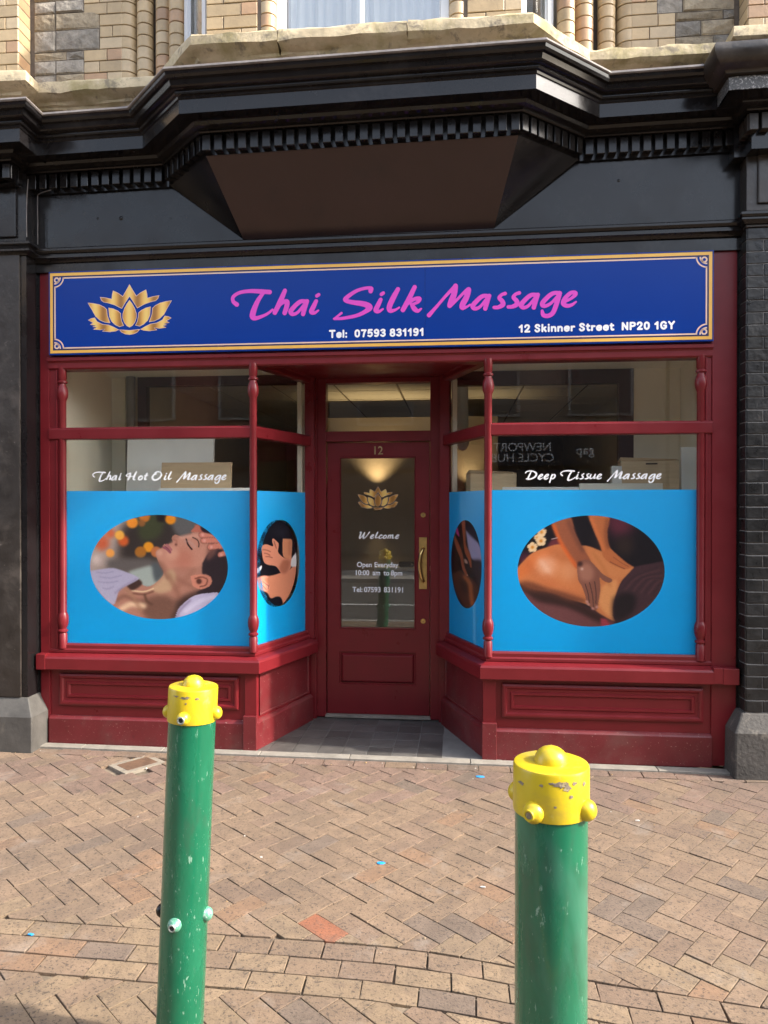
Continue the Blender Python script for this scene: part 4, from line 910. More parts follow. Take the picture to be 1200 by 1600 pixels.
# ------------------------------------------------------------------ BLACK CORNICE AND FRIEZE
ZB = 3.955
cprof = [(-.05, -.02), (-.05, .104), (.006, .104), (.014, .110), (.014, .122), (.030, .126), (.048, .134), (.060, .150), (.100, .150), (.104, .146), (.160, .146), (.164, .140), (.175, .140),
    (.175, .222), (.182, .226), (.186, .238), (.200, .243), (.206, .252), (.206, .262), (.226, .266), (.240, .276), (.246, .292), (.250, .302), (.268, .306), (.280, .318), (.285, .336)]
def cp(dz=0, do=0): return [(o + do, z + ZB + dz) for o, z in cprof]
cor = thing('cornice', 'black painted cornice with dentils stepping out around the brown underside of the bay', 'cornice', (-.6, -.1, ZB))
CP = [(-2.98, -.10), (-1.995, -.10), (-1.603, -.475), (.389, -.475), (.816, -.10), (1.76, -.10)]
MB().sweep(CP, cp(), zt=cz).build('moulding', 'black', cor, smooth=25)
MB().sweep(CP, [(-.2, ZB + .336), (.292, ZB + .336), (.298, ZB + .342), (.292, ZB + .357), (.20, ZB + .375), (-.2, ZB + .40)], zt=cz).build('lead_flashing', 'lead', cor, smooth=35)
def dentils(path, parent, z0=ZB, h=.099, mname='black'):
    for k in range(len(path) - 1):
        P, Q = path[k], path[k + 1]; fr_, l = on(P, Q); n = max(1, round((l + .02) / .0762)); st_ = l / n
        for i in range(n):
            a = st_ * i + (st_ - .052) / 2; x_ = P[0] + (Q[0] - P[0]) * (a / l)
            MB().slab([(a, 0), (a + .052, 0), (a + .052, h), (a, h)], -.051, -.001 + random.uniform(-.002, .001), .003, Fr((P[0], P[1], z0 + cz(x_) + random.uniform(-.002, .001)), (Q[0] - P[0], Q[1] - P[1])), back=True).build('dentil', mname, parent)
dentils(CP, cor)
# sloping boards under the bay
tl, tr = (-1.58, -.43, 3.94 + cz(-1.6)), (.372, -.43, 3.94 + cz(.39)); wl, wr = (-1.965, -.06, 3.94 + cz(-2)), (.79, -.06, 3.94 + cz(.8))
bl, br = (-1.455, -.032, 3.535), (.245, -.032, 3.548)
def board(pts, nm, bm='brownboard'):
    a, b, c = (Vector(p) for p in pts[:3]); n_ = (b - a).cross(c - a).normalized() * .02; P = [Vector(p) for p in pts]; k = len(P)
    m_ = MB(); m_.add(P + [p + n_ for p in P], [tuple(reversed(range(k))), tuple(range(k, 2 * k))] + [(i, (i + 1) % k, k + (i + 1) % k, k + i) for i in range(k)]); return m_.build(nm, bm, cor)
board([tl, tr, br, bl], 'soffit_board'); board([wl, tl, bl], 'side_board', 'black'); board([tr, wr, br], 'side_board', 'black')  # side facets in black: their deeper shade is put into the paint colour
fz = MB(); fz.add([(-2.98, -.03, 3.40), (1.84, -.03, 3.40), (1.84, -.03, 4.00), (-2.98, -.03, 4.0), (-2.98, .02, 3.40), (1.84, .02, 3.40), (1.84, .02, 4.00), (-2.98, .02, 4.0)], [(0, 1, 2, 3), (7, 6, 5, 4), (0, 4, 5, 1)])
fz.build('frieze', 'black', cor)
zt2 = lambda x: .005 * (x + .6)
MB().sweep([(-2.955, -.03), (1.82, -.03)], [(-.02, 3.425), (.018, 3.425), (.030, 3.438), (.050, 3.450), (.050, 3.462), (.040, 3.466), (.040, 3.476), (.052, 3.482), (.062, 3.496), (.062, 3.510), (.050, 3.520), (.03, 3.528), (-.02, 3.540)], zt=zt2).build('frieze_moulding', 'black', cor, smooth=30)
MB().box(-2.955, 1.82, 3.352, 3.43, .0, .034).build('fascia_strip', 'black', cor, bevel=.002)
m = MB()
for x_, z_, r_ in ((-2.33, 3.715, .016), (-2.50, 3.72, .009), (-1.97, 3.70, .006), (1.05, 3.83, .010)):
    m.lathe(0, 0, [(r_, 0), (r_ * .8, r_ * .3), (r_ * .3, r_ * .5)], 10, axis=((x_, -.029, z_), (0, -1, 0)))
stuff(m.build('filled_bolt_heads', 'black', cor, smooth=60))

# ------------------------------------------------------------------ PILASTERS
pl = thing('pilaster', 'smooth black painted pilaster with grey plinth left of the shop', 'pilaster', (-3.3, -.15, 0))
PP = [(-3.62, -.15), (-2.955, -.15), (-2.955, .02)]
MB().sweep(PP, [(-.02, .36), (.0, .36), (.0, 4.0), (-.02, 4.0)]).build('shaft', 'black', pl)
MB().sweep([(-3.62, -.15), (-2.998, -.15)], [(-.01, .386), (.014, .386), (.014, 3.44), (-.01, 3.44)]).build('shaft_panel', 'blackdirty', pl, bevel=.004)
MB().sweep([(-3.62, -.15), (-3.02, -.15)], [(-.01, 3.56), (.018, 3.56), (.018, 3.90), (-.01, 3.90)]).build('capital_panel', 'black', pl, bevel=.008)
MB().sweep(PP, [(-.02, -.06), (.068, -.06), (.068, .262), (.004, .384), (-.02, .384)]).build('plinth', 'plinth', pl, bevel=.006)
MB().sweep(PP, [(-.01, 3.432), (.014, 3.436), (.026, 3.446), (.046, 3.456), (.046, 3.468), (.036, 3.474), (.040, 3.490), (.056, 3.500), (.056, 3.514), (.03, 3.528), (-.01, 3.54)]).build('neck_moulding', 'black', pl, smooth=30)
PC = [(-3.65, -.29), (-2.98, -.29), (-2.98, -.06)]
MB().sweep(PC, cp(.006), zt=cz).build('cornice_return', 'black', pl, smooth=25)
MB().sweep(PC, [(-.25, ZB + .342), (.290, ZB + .342), (.296, ZB + .35), (.288, ZB + .364), (.20, ZB + .38), (-.25, ZB + .41)], zt=cz).build('lead_flashing', 'lead', pl, smooth=35)
MB().box(-3.65, -3.03, 3.9, 4.08, .1, .24).build('bed_block', 'black', pl)
MB().box(-3.03, -2.99, 3.9, 4.08, .0, .236).build('bed_block', 'black', pl)
dentils([(-3.62, -.29), (-2.98, -.29), (-2.98, -.13)], pl)
pr = thing('pilaster', 'black painted brick pilaster with pale joints and stone plinth right of the shop', 'pilaster', (2.2, -.12, 0))
PR = [(1.80, .02), (1.80, -.118), (2.62, -.118)]
MB().sweep([(1.822, .02), (1.822, -.114), (2.62, -.114)], [(-.02, .36), (.0, .36), (.0, 3.46), (-.02, 3.46)]).build('joints', 'bmortar', pr)
MB().sweep(PR, [(-.02, -.06), (.066, -.06), (.070, .0), (.066, .285), (.004, .40), (-.02, .40)]).build('plinth', 'plinthdark', pr, bevel=.012)
frF = Fr((1.822, -.114, 0)); frS = Fr((1.822, .0, 0), (0, -1))
z = .402; k = 0
while z < 3.44:
    h = .0765; off = 0
    for l in ([.215, .102, .215, .215, .05] if k % 2 else [.102, .215, .215, .102, .16]):
        s_ = random.uniform(.7, 1.5); b = MB().slab([(off + .0025, z + .003), (off + l - .003, z + .003 + random.uniform(-.001, .001)), (off + l - .003, z + h - .003), (off + .0025, z + h - .003)], -.01, .006 + random.uniform(-.0015, .002), .003, frF).build('brick', 'bbrick', pr)
        b.color = (.011 * s_, .011 * s_, .0115 * s_, 1); off += l
    s_ = random.uniform(.7, 1.5); b = MB().slab([(0, z + .003), (.116, z + .003), (.116, z + h - .003), (0, z + h - .003)], -.01, .006, .003, frS).build('brick', 'bbrick', pr); b.color = (.012 * s_, .012 * s_, .012 * s_, 1)
    z += h; k += 1
PR2 = [(1.81, .02), (1.81, -.135), (2.62, -.135)]
MB().sweep(PR2, [(-.02, 3.46), (0, 3.46), (0, 4.05), (-.02, 4.05)]).build('capital_block', 'blackdirty', pr, bevel=.003)
MB().sweep(PR2, [(-.01, 3.472), (.014, 3.476), (.026, 3.486), (.040, 3.496), (.040, 3.506), (.034, 3.512), (.046, 3.526), (.046, 3.540), (.02, 3.556), (-.01, 3.56)]).build('neck_moulding', 'black', pr, smooth=30)
MB().box(1.875, 2.6, 3.60, 3.93, .12, .150).build('capital_panel', 'blackdirty', pr, bevel=.008)
PD = [(1.76, -.06), (1.76, -.29), (2.65, -.29)]
def cpf(lo, hi): return [(o, z_ + ZB + .006) for o, z_ in cprof[lo:hi]]
MB().sweep(PD, [(-.05, ZB - .014)] + cpf(1, 13) + [(.0, ZB + .146)], zt=cz).build('cornice_return', 'black', pr, smooth=25)
MB().sweep(PD, [(.0, ZB + .147), (.174, ZB + .147), (.174, ZB + .229), (.0, ZB + .229)], zt=cz).build('fascia_band', 'flake', pr, bevel=.004)
MB().sweep(PD, [(-.15, ZB + .231), (.20, ZB + .231), (.212, ZB + .25), (.245, ZB + .262), (.270, ZB + .285), (.288, ZB + .310), (.294, ZB + .340), (.284, ZB + .365), (.25, ZB + .382), (-.15, ZB + .41)], zt=cz).build('crown_moulding', 'blackdirty', pr, smooth=40)
MB().box(1.80, 2.65, 3.9, 4.1, .1, .24).build('bed_block', 'black', pr)
dentils([(1.76, -.12), (1.76, -.29), (2.62, -.29)], pr, mname='blackdirty')
MB().box(1.80, 1.84, .36, 3.46, -.02, .004).build('scribe_strip', 'black', pr); MB().box(-2.962, -2.939, .02, 3.46, -.02, .008).build('scribe_strip', 'black', pl)
MB().box(1.735, 1.83, 3.90, 4.12, .02, .135).build('bed_block', 'black', pr)
# thin cables down the inner corner of the left pilaster
def tube(pts, r, name, m, parent=None, seg=6):
    q = catmull(pts, 5); P = []
    for i, c in enumerate(q):
        d_ = Vector(q[min(i + 1, len(q) - 1)] - q[max(i - 1, 0)]).normalized(); a = d_.orthogonal().normalized()
        a = (Vector((0.3, -1, .1)) - d_ * Vector((0.3, -1, .1)).dot(d_)).normalized(); b = d_.cross(a)
        P += [Vector(c) + a * r * math.cos(6.2832 * k / seg) + b * r * math.sin(6.2832 * k / seg) for k in range(seg)]
    mb_ = MB(); mb_.add(P, [(i * seg + k, i * seg + (k + 1) % seg, (i + 1) * seg + (k + 1) % seg, (i + 1) * seg + k) for i in range(len(q) - 1) for k in range(seg)]); return mb_.build(name, m, parent, smooth=60)
tag(tube([(-2.94, -.150, 3.96), (-2.945, -.155, 3.85), (-2.948, -.157, 3.7), (-2.947, -.157, 3.56)], .003, 'cable', 'lead'), 'thin pale cable running down the front corner of the left capital', 'cable')
tag(tube([(-2.80, -.105, 3.90), (-2.915, -.06, 3.895), (-2.934, -.045, 3.86), (-2.936, -.042, 3.7), (-2.936, -.042, 3.55)], .003, 'cable', 'lead'), 'thin pale cable looping down beside the frieze end left of the bay', 'cable')

# ------------------------------------------------------------------ UPPER STOREY
up = thing('upper_storey', 'buff brick and grey stone upper storey with bay window above the black cornice', 'building', (-.6, 0, 4.4))
mx = lambda x: -1.2 - x
BW = [(-3.0, 0), (-2.0, 0), (-1.60, -.40), (.40, -.40), (.80, 0), (1.80, 0)]
MB().sweep(BW, [(-.25, 4.20), (-.006, 4.20), (-.006, 4.66), (-.25, 4.66)]).build('backing', 'mortar', up)
for x0, x1, y_ in ((-3.06, -2.345, .008), (1.145, 1.86, .008)): MB().box(x0, x1, 4.6, 5.8, -.25, -y_).build('backing', 'mortar', up)
ledge = [(-.06, 4.500), (.016, 4.500), (.022, 4.512), (.040, 4.520), (.050, 4.535), (.085, 4.548), (.108, 4.562), (.122, 4.570), (.122, 4.626), (.112, 4.640), (.03, 4.668), (-.06, 4.672)]
def rough(mb_, amp):
    for i, v in enumerate(mb_.v): mb_.v[i] = (v[0] + random.gauss(0, amp), v[1] + random.gauss(0, amp), v[2] + random.gauss(0, amp))
    return mb_
def dens(path, step=.09):
    out = []
    for P, Q in zip(path[:-1], path[1:]):
        n = max(1, int(math.hypot(Q[0] - P[0], Q[1] - P[1]) / step)); out += [(P[0] + (Q[0] - P[0]) * i / n, P[1] + (Q[1] - P[1]) * i / n) for i in range(n)]
    return out + [path[-1]]
for a, b in (([(-3.0, 0), (-2.0, 0), (-1.60, -.40), (-1.1, -.40)], 0), ([(-1.094, -.40), (-.30, -.40)], 0), ([(-.294, -.40), (.40, -.40), (.80, 0), (1.80, 0)], 0)):
    rough(MB().sweep(dens(a), ledge), .0035).build('ledge', 'cream', up, smooth=32)
for P in ([(-3.65, -.15), (-3.004, -.15), (-3.004, .0)], [(1.804, 0), (1.804, -.15), (2.65, -.15)]):
    rough(MB().sweep(dens(P), [(o, z_ + .004) for o, z_ in ledge]), .0035).build('ledge', 'cream', up, smooth=32)
    MB().sweep(P, [(-.2, 4.2), (-.008, 4.2), (-.008, 5.8), (-.2, 5.8)]).build('backing', 'mortar', up)
def ycol(): 
    k = random.uniform(.82, 1.1); r = random.random()
    c = (.46, .335, .185) if r < .7 else ((.50, .38, .23) if r < .87 else (.42, .26, .145)); return (c[0] * k, c[1] * k, c[2] * k, 1)
def ucol():
    k = random.uniform(.75, 1.2); r = random.random(); c = (.26, .23, .19) if r < .7 else (.31, .25, .17); return (c[0] * k, c[1] * k, c[2] * k, 1)
CH = .0812
def course_row(fr_, a0, a1, z, h, ls, mname, col, depth=.03, ch=.003, rf=0, name='brick', g=.0028):
    a = a0; i = 0
    while a < a1 - .012:
        l = min(ls[i % len(ls)], a1 - a)
        if a1 - a - l < .03: l = a1 - a
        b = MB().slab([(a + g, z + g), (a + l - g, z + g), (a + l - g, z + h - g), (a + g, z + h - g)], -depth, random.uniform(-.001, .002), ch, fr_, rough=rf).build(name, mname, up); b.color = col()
        a += l; i += 1
Z0 = 4.674; NC = 10
for k in range(NC):
    z = Z0 + k * CH
    for sgn in (0, 1):
        # quoins: toothed edge towards the stone
        wide = (k // 3) % 2 == 0; e_ = -2.615 if wide else -2.50
        a0, a1 = (e_, -2.335) if not sgn else (mx(-2.335), mx(e_))
        course_row(Fr(), a0, a1, z, CH, ([.115, .17] if k % 2 else [.17, .115]) if wide else ([.165] if k % 2 else [.095, .07]), 'ybrick', ycol)
        # pilaster faces
        if not sgn:
            course_row(Fr((-3.6, -.15, 0)), 0, .59, z, CH, [.2, .2, .2] if k % 2 else [.1, .2, .2, .1], 'ybrick', ycol)
            course_row(Fr((-3.01, -.15, 0), (0, 1)), .0, .15, z, CH, [.2], 'ybrick', ycol)
        else:
            course_row(Fr((1.81, -.15, 0)), 0, .75, z, CH, [.2, .2, .2] if k % 2 else [.1, .2, .2, .1], 'ybrick', ycol)
            course_row(Fr((1.81, 0, 0), (0, -1)), .0, .15, z, CH, [.2], 'ybrick', ycol)
        # rounded shafts
        for cx, cy, r_ in ((-2.325, .075, .075), (-2.185, .050, .058), (-2.035, .030, .062), (-1.905, -.065, .058)):
            if sgn: cx = mx(cx)
            n = 20; c_ = ycol(); b = MB().lathe(cx, cy, [(r_ - .003, z + .0025), (r_, z + .005), (r_, z + CH - .005), (r_ - .003, z + CH - .0025)], n).build('round_brick', 'ybrick', up, smooth=40); b.color = c_
        # bay front piers and their rounded jambs
        a0, a1 = (-1.600, -1.262) if not sgn else (mx(-1.262), mx(-1.600))
        course_row(Fr((0, -.372, 0)), a0, a1, z, CH, [.115, .23] if (k + sgn) % 2 else [.23, .115], 'ybrick', ycol)
        cx = -1.205 if not sgn else mx(-1.205)
        b = MB().lathe(cx, -.325, [(.050, z + .0025), (.054, z + .005), (.054, z + CH - .005), (.050, z + CH - .0025)], 20).build('round_brick', 'ybrick', up, smooth=40); b.color = ycol()
for sgn in (0, 1):
    for x0, x1, c in ((-2.33, -1.90, -.09),):
        a0, a1 = (x0, x1) if not sgn else (mx(x1), mx(x0)); MB().box(a0, a1, 4.66, 5.8, -.3, c).build('backing', 'mortar', up)
    a0, a1 = (-1.592, -1.20) if not sgn else (mx(-1.20), mx(-1.592)); MB().box(a0, a1, 4.66, 5.8, .2, .364).build('backing', 'mortar', up)
    # rock-faced stone between quoin and pilaster
    z = Z0; hs = [.085, .10, .06, .15, .12, .09, .11, .10]
    for h in hs:
        k = int((z + h / 2 - Z0) / CH); e_ = -2.615 if (k // 3) % 2 == 0 else -2.50
        a0, a1 = (-2.985, e_) if not sgn else (mx(e_), 1.785)
        course_row(Fr(), a0, a1, z, h, random.choice([[.16, .3], [.24, .2], [.13, .25, .2], [.3, .2]]), 'stone', ucol, rf=.008, name='stone', ch=.008, g=.003)
        z += h
    # course under the ledge
    a0, a1 = (-2.985, -2.03) if not sgn else (.83, 1.785)
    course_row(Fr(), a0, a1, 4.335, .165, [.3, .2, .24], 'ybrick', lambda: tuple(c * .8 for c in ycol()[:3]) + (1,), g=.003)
for seg, fr_ in (((0, 2.0), Fr((-1.6, -.40, 0))), ((0, .56), Fr((-2.0, 0, 0), (.4, -.4))), ((0, .56), Fr((.4, -.4, 0), (.4, .4)))):
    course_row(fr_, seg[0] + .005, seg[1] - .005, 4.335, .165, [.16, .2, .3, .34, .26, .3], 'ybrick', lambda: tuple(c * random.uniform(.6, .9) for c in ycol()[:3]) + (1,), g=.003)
# windows of the bay: frame, mullion, glass, net curtain
def bay_window(fr_, a0, a1, label_):
    f = MB().ring(a0, a1, 4.672, 5.85, [(0, -.1), (0, 0), (.05, 0), (.055, -.02), (.06, -.02)], fr_, fill=False).build('window_frame', 'white', up)
    mid = (a0 + a1) / 2
    if a1 - a0 > .6: MB().box(mid - .014, mid + .014, 4.70, 5.8, -.05, -.012, fr_).build('mullion', 'white', f)
    MB().box(a0 + .05, a1 - .05, 4.70, 5.82, -.036, -.032, fr_).build('window_pane', 'glassup', f)
    m_ = MB(); n = 60; P = []
    for i in range(n + 1):
        a = a0 + .05 + (a1 - a0 - .1) * i / n; w_ = -.14 + .018 * math.sin(i * 1.7) + .01 * math.sin(i * .6); P += [fr_(a, 4.68, w_), fr_(a, 5.82, w_)]
    m_.add(P, [(2 * i, 2 * i + 2, 2 * i + 3, 2 * i + 1) for i in range(n)]); m_.build('net_curtain', 'curtain', f, smooth=80)
bay_window(Fr((0, -.325, 0)), -1.150, -.050, '')
bay_window(Fr((-1.93, -.02, 0), (.4, -.4)), .12, .44, ''); bay_window(Fr((.40 - .03, -.33, 0), (.4, .4)), .04, .36, '')
MB().box(-1.9, .7, 4.4, 5.9, -.5, -.3).build('room_back', 'inbrown', up)

# ------------------------------------------------------------------ INSIDE THE SHOP
def wall(name, m, *b): return struct(MB().box(*b).build(name, m))
M['shelf'] = mat('white_display_floor', (.75, .72, .64), .6, var=.06)
wall('interior_floor', 'infloor', -2.93, 1.79, -.05, .028, -7.2, -.93)
def prism(name, m, poly, z0, z1):
    k = len(poly); mb_ = MB(); mb_.add([(x, y, z0) for x, y in poly] + [(x, y, z1) for x, y in poly], [tuple(reversed(range(k))), tuple(range(k, 2 * k))] + [(i, (i + 1) % k, k + (i + 1) % k, k + i) for i in range(k)]); return struct(mb_.build(name, m))
prism('display_floor', 'shelf', [(-2.9, .06), (-1.46, .06), (-1.23, .80), (-1.23, .92), (-2.9, .92)], 0, .5); prism('display_floor', 'shelf', [(.27, .06), (1.75, .06), (1.75, .92), (-.01, .92), (-.01, .80)], 0, .5)
wall('interior_wall', 'incream', -2.98, -2.86, 0, 2.95, -7.2, -.045); wall('interior_wall', 'incream', 1.72, 1.84, 0, 2.95, -7.2, -.045)
wall('interior_wall', 'inbrown', -2.98, 1.84, 0, 2.95, -7.3, -7.2)
wall('interior_wall', 'incream', -2.98, 1.84, 2.775, 3.4, -.93, -.022)
# suspended ceiling of tiles in a grid
ce = struct(MB().box(-2.9, 1.76, 2.905, 2.95, -7.2, -.03).build('ceiling', 'ceilgrid'))
for i in range(-3, 5):
    for j in range(0, 12):
        x0, y0 = -.9 + i * .62 - .3, .14 + j * .60
        if x0 < -3.2 or x0 > 1.7 or y0 > 6.9: continue
        xa, xb = max(x0 + .012, -2.85), min(x0 + .608, 1.71)
        if xb - xa < .05: continue
        MB().box(xa, xb, 2.896, 2.909, -(y0 + .588), -(y0 + .012)).build('ceiling_tile', 'ceil', ce)
# partitions with dark frames behind the windows
pt = thing('partition_frame', 'dark maroon glazed partition frame behind the left window', 'partition', (-1.9, .9, 0))
MB().box(-2.63, -2.555, .5, 2.80, -.97, -.90).build('frame_post', 'inmaroon', pt); MB().box(-2.555, -1.195, 2.70, 2.80, -.97, -.90).build('frame_head', 'inmaroon', pt)
MB().box(-1.235, -1.195, .5, 2.80, -.97, -.90).build('frame_post', 'incream', pt); MB().box(-2.858, -2.74, .5, 2.90, -.96, -.91).build('side_panel', 'incream', pt)
MB().box(-2.555, -1.195, 1.0, 1.06, -.96, -.91).build('frame_rail', 'inmaroon', pt); MB().box(-2.63, -1.195, .5, 1.0, -.95, -.92).build('lower_panel', 'inbrown', pt)
pt = thing('partition_frame', 'dark maroon glazed partition frame behind the right window', 'partition', (.7, .9, 0))
MB().box(1.253, 1.365, .5, 2.80, -.97, -.90).build('frame_post', 'inmaroon', pt); MB().box(-.0, 1.253, 2.665, 2.80, -.97, -.90).build('frame_head', 'inmaroon', pt)
MB().box(-.04, -.0, .5, 2.80, -.97, -.90).build('frame_post', 'incream', pt); MB().box(1.365, 1.718, .5, 2.90, -.96, -.91).build('side_panel', 'incream', pt)
MB().box(-.0, 1.253, 1.0, 1.06, -.96, -.91).build('frame_rail', 'inmaroon', pt); MB().box(-.04, 1.365, .5, 1.0, -.95, -.92).build('lower_panel', 'inbrown', pt)
for f_, a_0, l_ in ((frL, lenL - .060, 'cream painted strip at the back edge of the left display'), (frR, .040, 'cream painted strip at the back edge of the right display')):
    tag(MB().box(a_0, a_0 + .020, .5, 2.68, -.08, -.045, f_).build('edge_strip', 'incream'), l_, 'trim')
o = MB().lathe(-2.676, .875, [(.036, .5), (.036, 2.9)], 20).build('pipe', 'pipe', smooth=40); tag(o, 'grey vertical pipe standing in the left window behind the white board', 'pipe')
# things standing in the windows, on hidden cabinets behind the blue film
def slabobj(name, m, x0, x1, z0, z1, y, th, lean=0, label='', cat=''):
    mb_ = MB(); P = []
    for yy in (y, y + th):
        P += [(x0, yy, z0), (x1, yy, z0), (x1, yy + lean, z1), (x0, yy + lean, z1)]
    mb_.add(P, [(0, 1, 2, 3), (7, 6, 5, 4), (0, 4, 5, 1), (1, 5, 6, 2), (2, 6, 7, 3), (3, 7, 4, 0)]); o = mb_.build(name, m, bevel=.002); tag(o, label, cat); return o
slabobj('white_board', 'board', -2.585, -1.885, .50, 2.335, .50, .03, .12, 'tall white board leaning in the left window beside the pipe', 'board')
def cabinet(x0, x1, z1, y0, y1, label):
    t = thing('cabinet', label, 'cabinet', ((x0 + x1) / 2, (y0 + y1) / 2, .5))
    MB().box(x0, x1, .5, z1, -y1, -y0).build('carcass', 'board', t, bevel=.003)
    for k in range(2): MB().box(x0 + .02 + k * (x1 - x0) / 2, x0 + (k + 1) * (x1 - x0) / 2 - .02, .53, z1 - .03, -y0 + .001, -y0 + .014).build('door', 'board', t, bevel=.002)
cabinet(-2.24, -1.46, 1.812, .26, .46, 'white cabinet hidden behind the blue film in the left window')
cabinet(.30, 1.50, 1.79, .42, .78, 'white cabinet behind the blue film in the right window under the boxes')
slabobj('cardboard_sheet', 'card', -2.205, -1.665, 1.814, 2.035, .34, .02, .03, 'flat cardboard sheet standing in front of the white board in the left window', 'cardboard')
slabobj('packing_board', 'board', -2.20, -1.47, 1.812, 1.842, .29, .03, 0, 'low cream panel lying at the foot of the cardboard sheet', 'panel')
def carton(name, x0, x1, y0, y1, z0, z1, label, flap=.06, rot=0):
    cx, cy = (x0 + x1) / 2, (y0 + y1) / 2; t = thing(name, label, 'box', (cx, cy, z0)); t.rotation_euler[2] = 0
    F_ = Fr((cx, cy, 0), (math.cos(rot), math.sin(rot))); a, b = (x1 - x0) / 2, (y1 - y0) / 2
    MB().box(-a, a, z0, z1, -b, b, F_).build('carton_body', 'card', t, bevel=.003)
    m_ = MB(); m_.add([F_(-a - .004, z1 + .001, b + .004), F_(a + .004, z1 + .001, b + .004), F_(a * .96, z1 + flap * .5, 0), F_(-a * .96, z1 + flap, 0), F_(a + .004, z1 + .001, -b), F_(-a - .004, z1 + .001, -b)],
        [(0, 1, 2, 3), (3, 2, 4, 5), (0, 3, 5), (1, 4, 2)]); m_.build('lid', 'card', t)
    return t, F_, a, b
t, F_, a, b = carton('cardboard_box', 1.20, 1.60, .50, .74, 1.792, 2.035, 'brown cardboard carton with a hand slot at the right end of the right window', .035, -.10)
MB().box(-.03, .05, 2.008, 2.018, b + .0, b + .004, F_).build('hand_slot', 'tape', t)
t, F_, a, b = carton('cardboard_box', .085, .425, .50, .74, 1.70, 1.950, 'brown cardboard carton behind the post at the left end of the right window', .03, .12)
MB().box(.085, .40, .5, 1.70, -.74, -.50).build('stand', 'board', t)
slabobj('packing_board', 'board', .335, .905, 1.792, 1.848, .50, .03, 0, 'long white panel edge just above the blue film in the right window', 'panel')
slabobj('packing_board', 'incream', .885, 1.47, 1.792, 1.872, .47, .03, 0, 'beige panel leaning just above the blue film beneath the right carton', 'panel')
slabobj('white_carton', 'board', 1.125, 1.196, 1.792, 2.0, .52, .06, 0, 'small upright white carton left of the brown carton in the right window', 'carton')
slabobj('white_board', 'board', 1.60, 1.715, .50, 2.13, .45, .03, .03, 'narrow white board against the side wall in the right window', 'board')
tag(MB().lathe(.05, 1.6, [(.0, 2.2), (.03, 2.21), (.055, 2.25), (.06, 2.29), (.055, 2.30), (.05, 2.90)], 16).build('ceiling_lamp', 'board', smooth=40), 'dim pale fitting hanging inside behind the right splay window', 'fitting')
# reception wall with the lit up-and-down wall light
rw = struct(MB().box(-1.75, .45, 0, 2.70, -3.30, -3.20).build('reception_wall', 'inbrown'))
for wx, lab_ in ((-.88, 'lit up-and-down wall light glowing warm behind the golden lotus on the door glass'), (.12, 'lit wall light inside, glimpsed through the right splay window')):
    wl_ = thing('wall_light', lab_, 'lamp', (wx, 3.15, 1.75), 'lit wall lights on the reception wall')
    MB().lathe(wx, 3.10, [(.035, 1.66), (.035, 1.84)], 16).build('lamp_body', 'brass', wl_, smooth=40)
    MB().box(wx - .02, wx + .02, 1.71, 1.79, -3.20, -3.12).build('lamp_bracket', 'brass', wl_)
    for nm_, z_, rx, en in (('up', 1.86, 180, 7.5 if wx < 0 else 3.5), ('down', 1.64, 0, 1.0)):
        l_ = bpy.data.lights.new('lamp_beam_' + nm_, 'SPOT'); l_.energy = en; l_.color = (1, .72, .36); l_.spot_size = R(96 if nm_ == 'up' else 60); l_.spot_blend = 1; l_.shadow_soft_size = .03
        o = bpy.data.objects.new('lamp_beam_' + nm_, l_); S.collection.objects.link(o); o.location = (wx, 3.07, z_); o.rotation_euler = (R(rx), 0, 0); adopt(o, wl_)
ct = thing('counter', 'white reception counter seen low through the door glass', 'counter', (-.5, 3.0, 0))
MB().box(-.85, -.15, .03, 1.02, -3.14, -2.9).build('counter_body', 'inbrown', ct); MB().box(-.88, -.12, 1.02, 1.05, -3.16, -2.88).build('counter_top', 'board', ct)
tag(MB().lathe(-.36, 3.0, [(.036, 1.05), (.036, 1.2), (.03, 1.24), (.014, 1.28), (.014, 1.32), (.0, 1.322)], 14).build('bottle', 'bottle', smooth=50), 'dark bottle on the reception counter behind the door glass', 'bottle')
tag(MB().box(-.62, -.46, 1.05, 1.11, -3.05, -2.97).build('card_reader', 'bottle', bevel=.01), 'small black device on the reception counter beside the bottle', 'device')

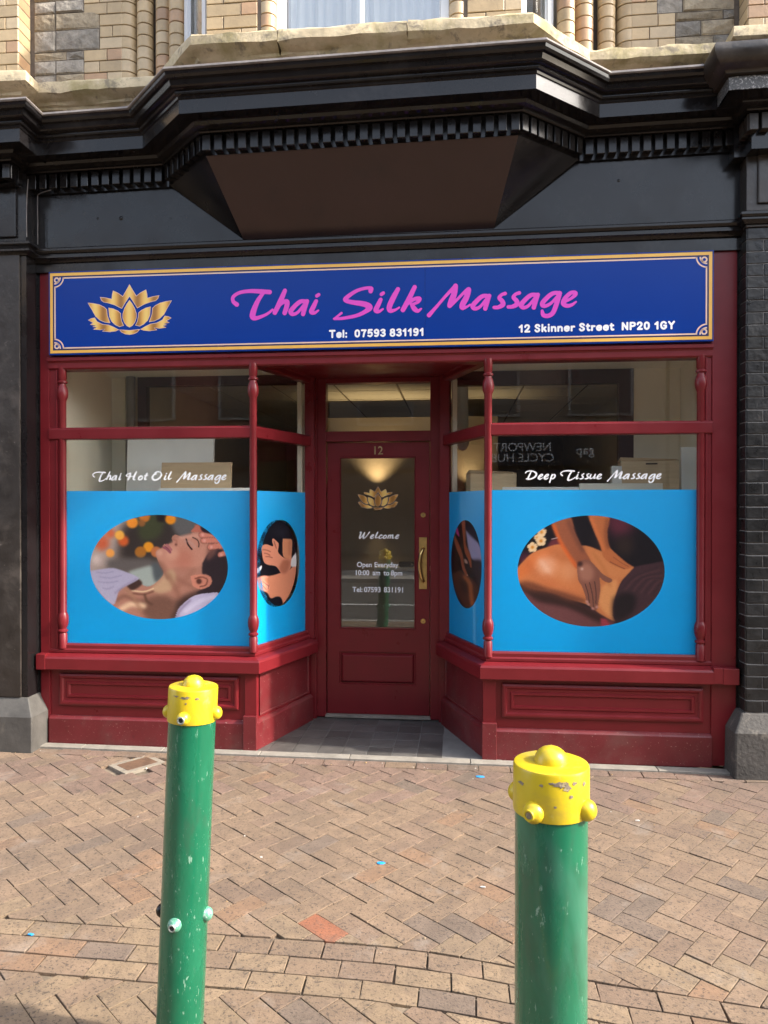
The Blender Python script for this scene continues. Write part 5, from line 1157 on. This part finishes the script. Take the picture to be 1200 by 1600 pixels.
# ------------------------------------------------------------------ BOLLARDS
def bollard(bx, by, lean, ztop, zcap, zb, theta0, label, low=None, chips=(), rr=.0698):
    g0 = gz(bx, by); t = thing('bollard', label, 'bollard', (bx, by, g0), 'green and yellow bollards in front of the shop')
    ax = lambda z_: (bx + lean[0] * (z_ - g0), by + lean[1] * (z_ - g0), z_)
    d_ = Vector((lean[0], lean[1], 1)).normalized(); org = Vector((bx, by, g0))
    MB().lathe(0, 0, [(rr, -.05), (rr, zcap + .01 - g0)], 48, axis=(org, d_)).build('post', 'green', t, smooth=40)
    rc = rr + .0035; H = ztop - g0; h0 = zcap - g0
    cap = MB().lathe(0, 0, [(rc, h0), (rc + .0008, h0 + .01), (rc, h0 + .03), (rc, H - .007), (rc - .002, H - .002), (rc - .007, H), (.002, H + .0015)], 48, axis=(org, d_)).build('cap', 'yellow', t, smooth=40)
    R0 = .034; MB().lathe(0, 0, [(R0 + .001, H - .002), (R0, H + .004), (R0 * .93, H + .013), (R0 * .78, H + .021), (R0 * .55, H + .027), (R0 * .28, H + .0305), (.001, H + .0315)], 32, axis=(org, d_)).build('cap_dome', 'yellow', cap, smooth=60)
    tc = Vector((-bx, -4.971 - by)).normalized(); rt = Vector((-tc.y, tc.x))
    def direc(th): return Vector((tc.x * math.cos(th) + rt.x * math.sin(th), tc.y * math.cos(th) + rt.y * math.sin(th), 0))
    def bolt(z_, th, m_, par, sock, r_=.0215, rad=rc, rim='boltmetal', hol='hole'):
        dv = direc(th); c = Vector(ax(z_)) + dv * (rad - .004)
        b = MB().lathe(0, 0, [(r_, 0), (r_, .006), (r_ * .93, .012), (r_ * .76, .0175), (r_ * .5, .0215), (r_ * .2 if not sock else r_ * .46, .0232)], 20, axis=(c, dv)).build('bolt', m_, par, smooth=60)
        if sock:
            MB().lathe(0, 0, [(r_ * .52, 0), (r_ * .56, .001), (r_ * .50, .0035), (r_ * .36, .0035), (r_ * .34, .0006)], 16, axis=(c + dv * .0225, dv)).build('bolt_rim', rim, b, smooth=50)
            MB().lathe(0, 0, [(r_ * .33, 0), (r_ * .33, .0012)], 12, axis=(c + dv * .0226, dv)).build('bolt_socket', hol, b)
    for k in range(4): bolt(zb, R(theta0 + 90 * k), 'yellow', cap, k == 0, rim='boltmetal' if low else 'yellow', hol='hole' if low else 'chip')
    if low:
        for k in range(4): bolt(low[0], R(low[1] + 90 * k), ('boltgreen', 'boltgreen', 'green', 'black')[k], t, k == 0, rad=rr)
    for th, z_, w_, h_, seedk in chips:                              # chipped paint near the rim
        rnd = random.Random(seedk); n = 16; P = []
        for k in range(n):
            q_ = 6.2832 * k / n; a_ = R(th) + w_ / rc * math.cos(q_) * rnd.uniform(.45, 1.15); zz = min(z_ + h_ * math.sin(q_) * rnd.uniform(.4, 1.15), ztop - .0075)
            dv = direc(a_); P.append(Vector(ax(zz)) + dv * (rc + .0006))
        mb_ = MB(); c = Vector(ax(z_)) + direc(R(th)) * (rc + .0009); mb_.add(P + [c], [(k, (k + 1) % n, n) for k in range(n)]); mb_.build('paint_chip', 'chip', cap)
    return t
bollard(-.872, -2.735, (.0395, .010), 1.140, 1.033, 1.054, -22, 'leaning green bollard with yellow cap at left, bolts low on its post', (.423, -24),
    ((-20, 1.117, .020, .006, 1), (-42, 1.121, .012, .003, 2), (8, 1.113, .008, .005, 3), (-17, 1.100, .004, .004, 4)), .0729)
bollard(.1923, -3.445, (.0, .0), 1.181, 1.0835, 1.101, -26, 'nearest green bollard with chipped yellow cap, in front of the right window', None,
    ((12, 1.161, .020, .0075, 5), (24, 1.154, .010, .007, 6), (-14, 1.157, .005, .004, 7), (-50, 1.150, .010, .005, 11), (55, 1.156, .008, .005, 12), (6, 1.118, .004, .003, 13), (30, 1.137, .007, .004, 8), (2, 1.163, .010, .003, 9), (36, 1.162, .006, .004, 10)), .0729)
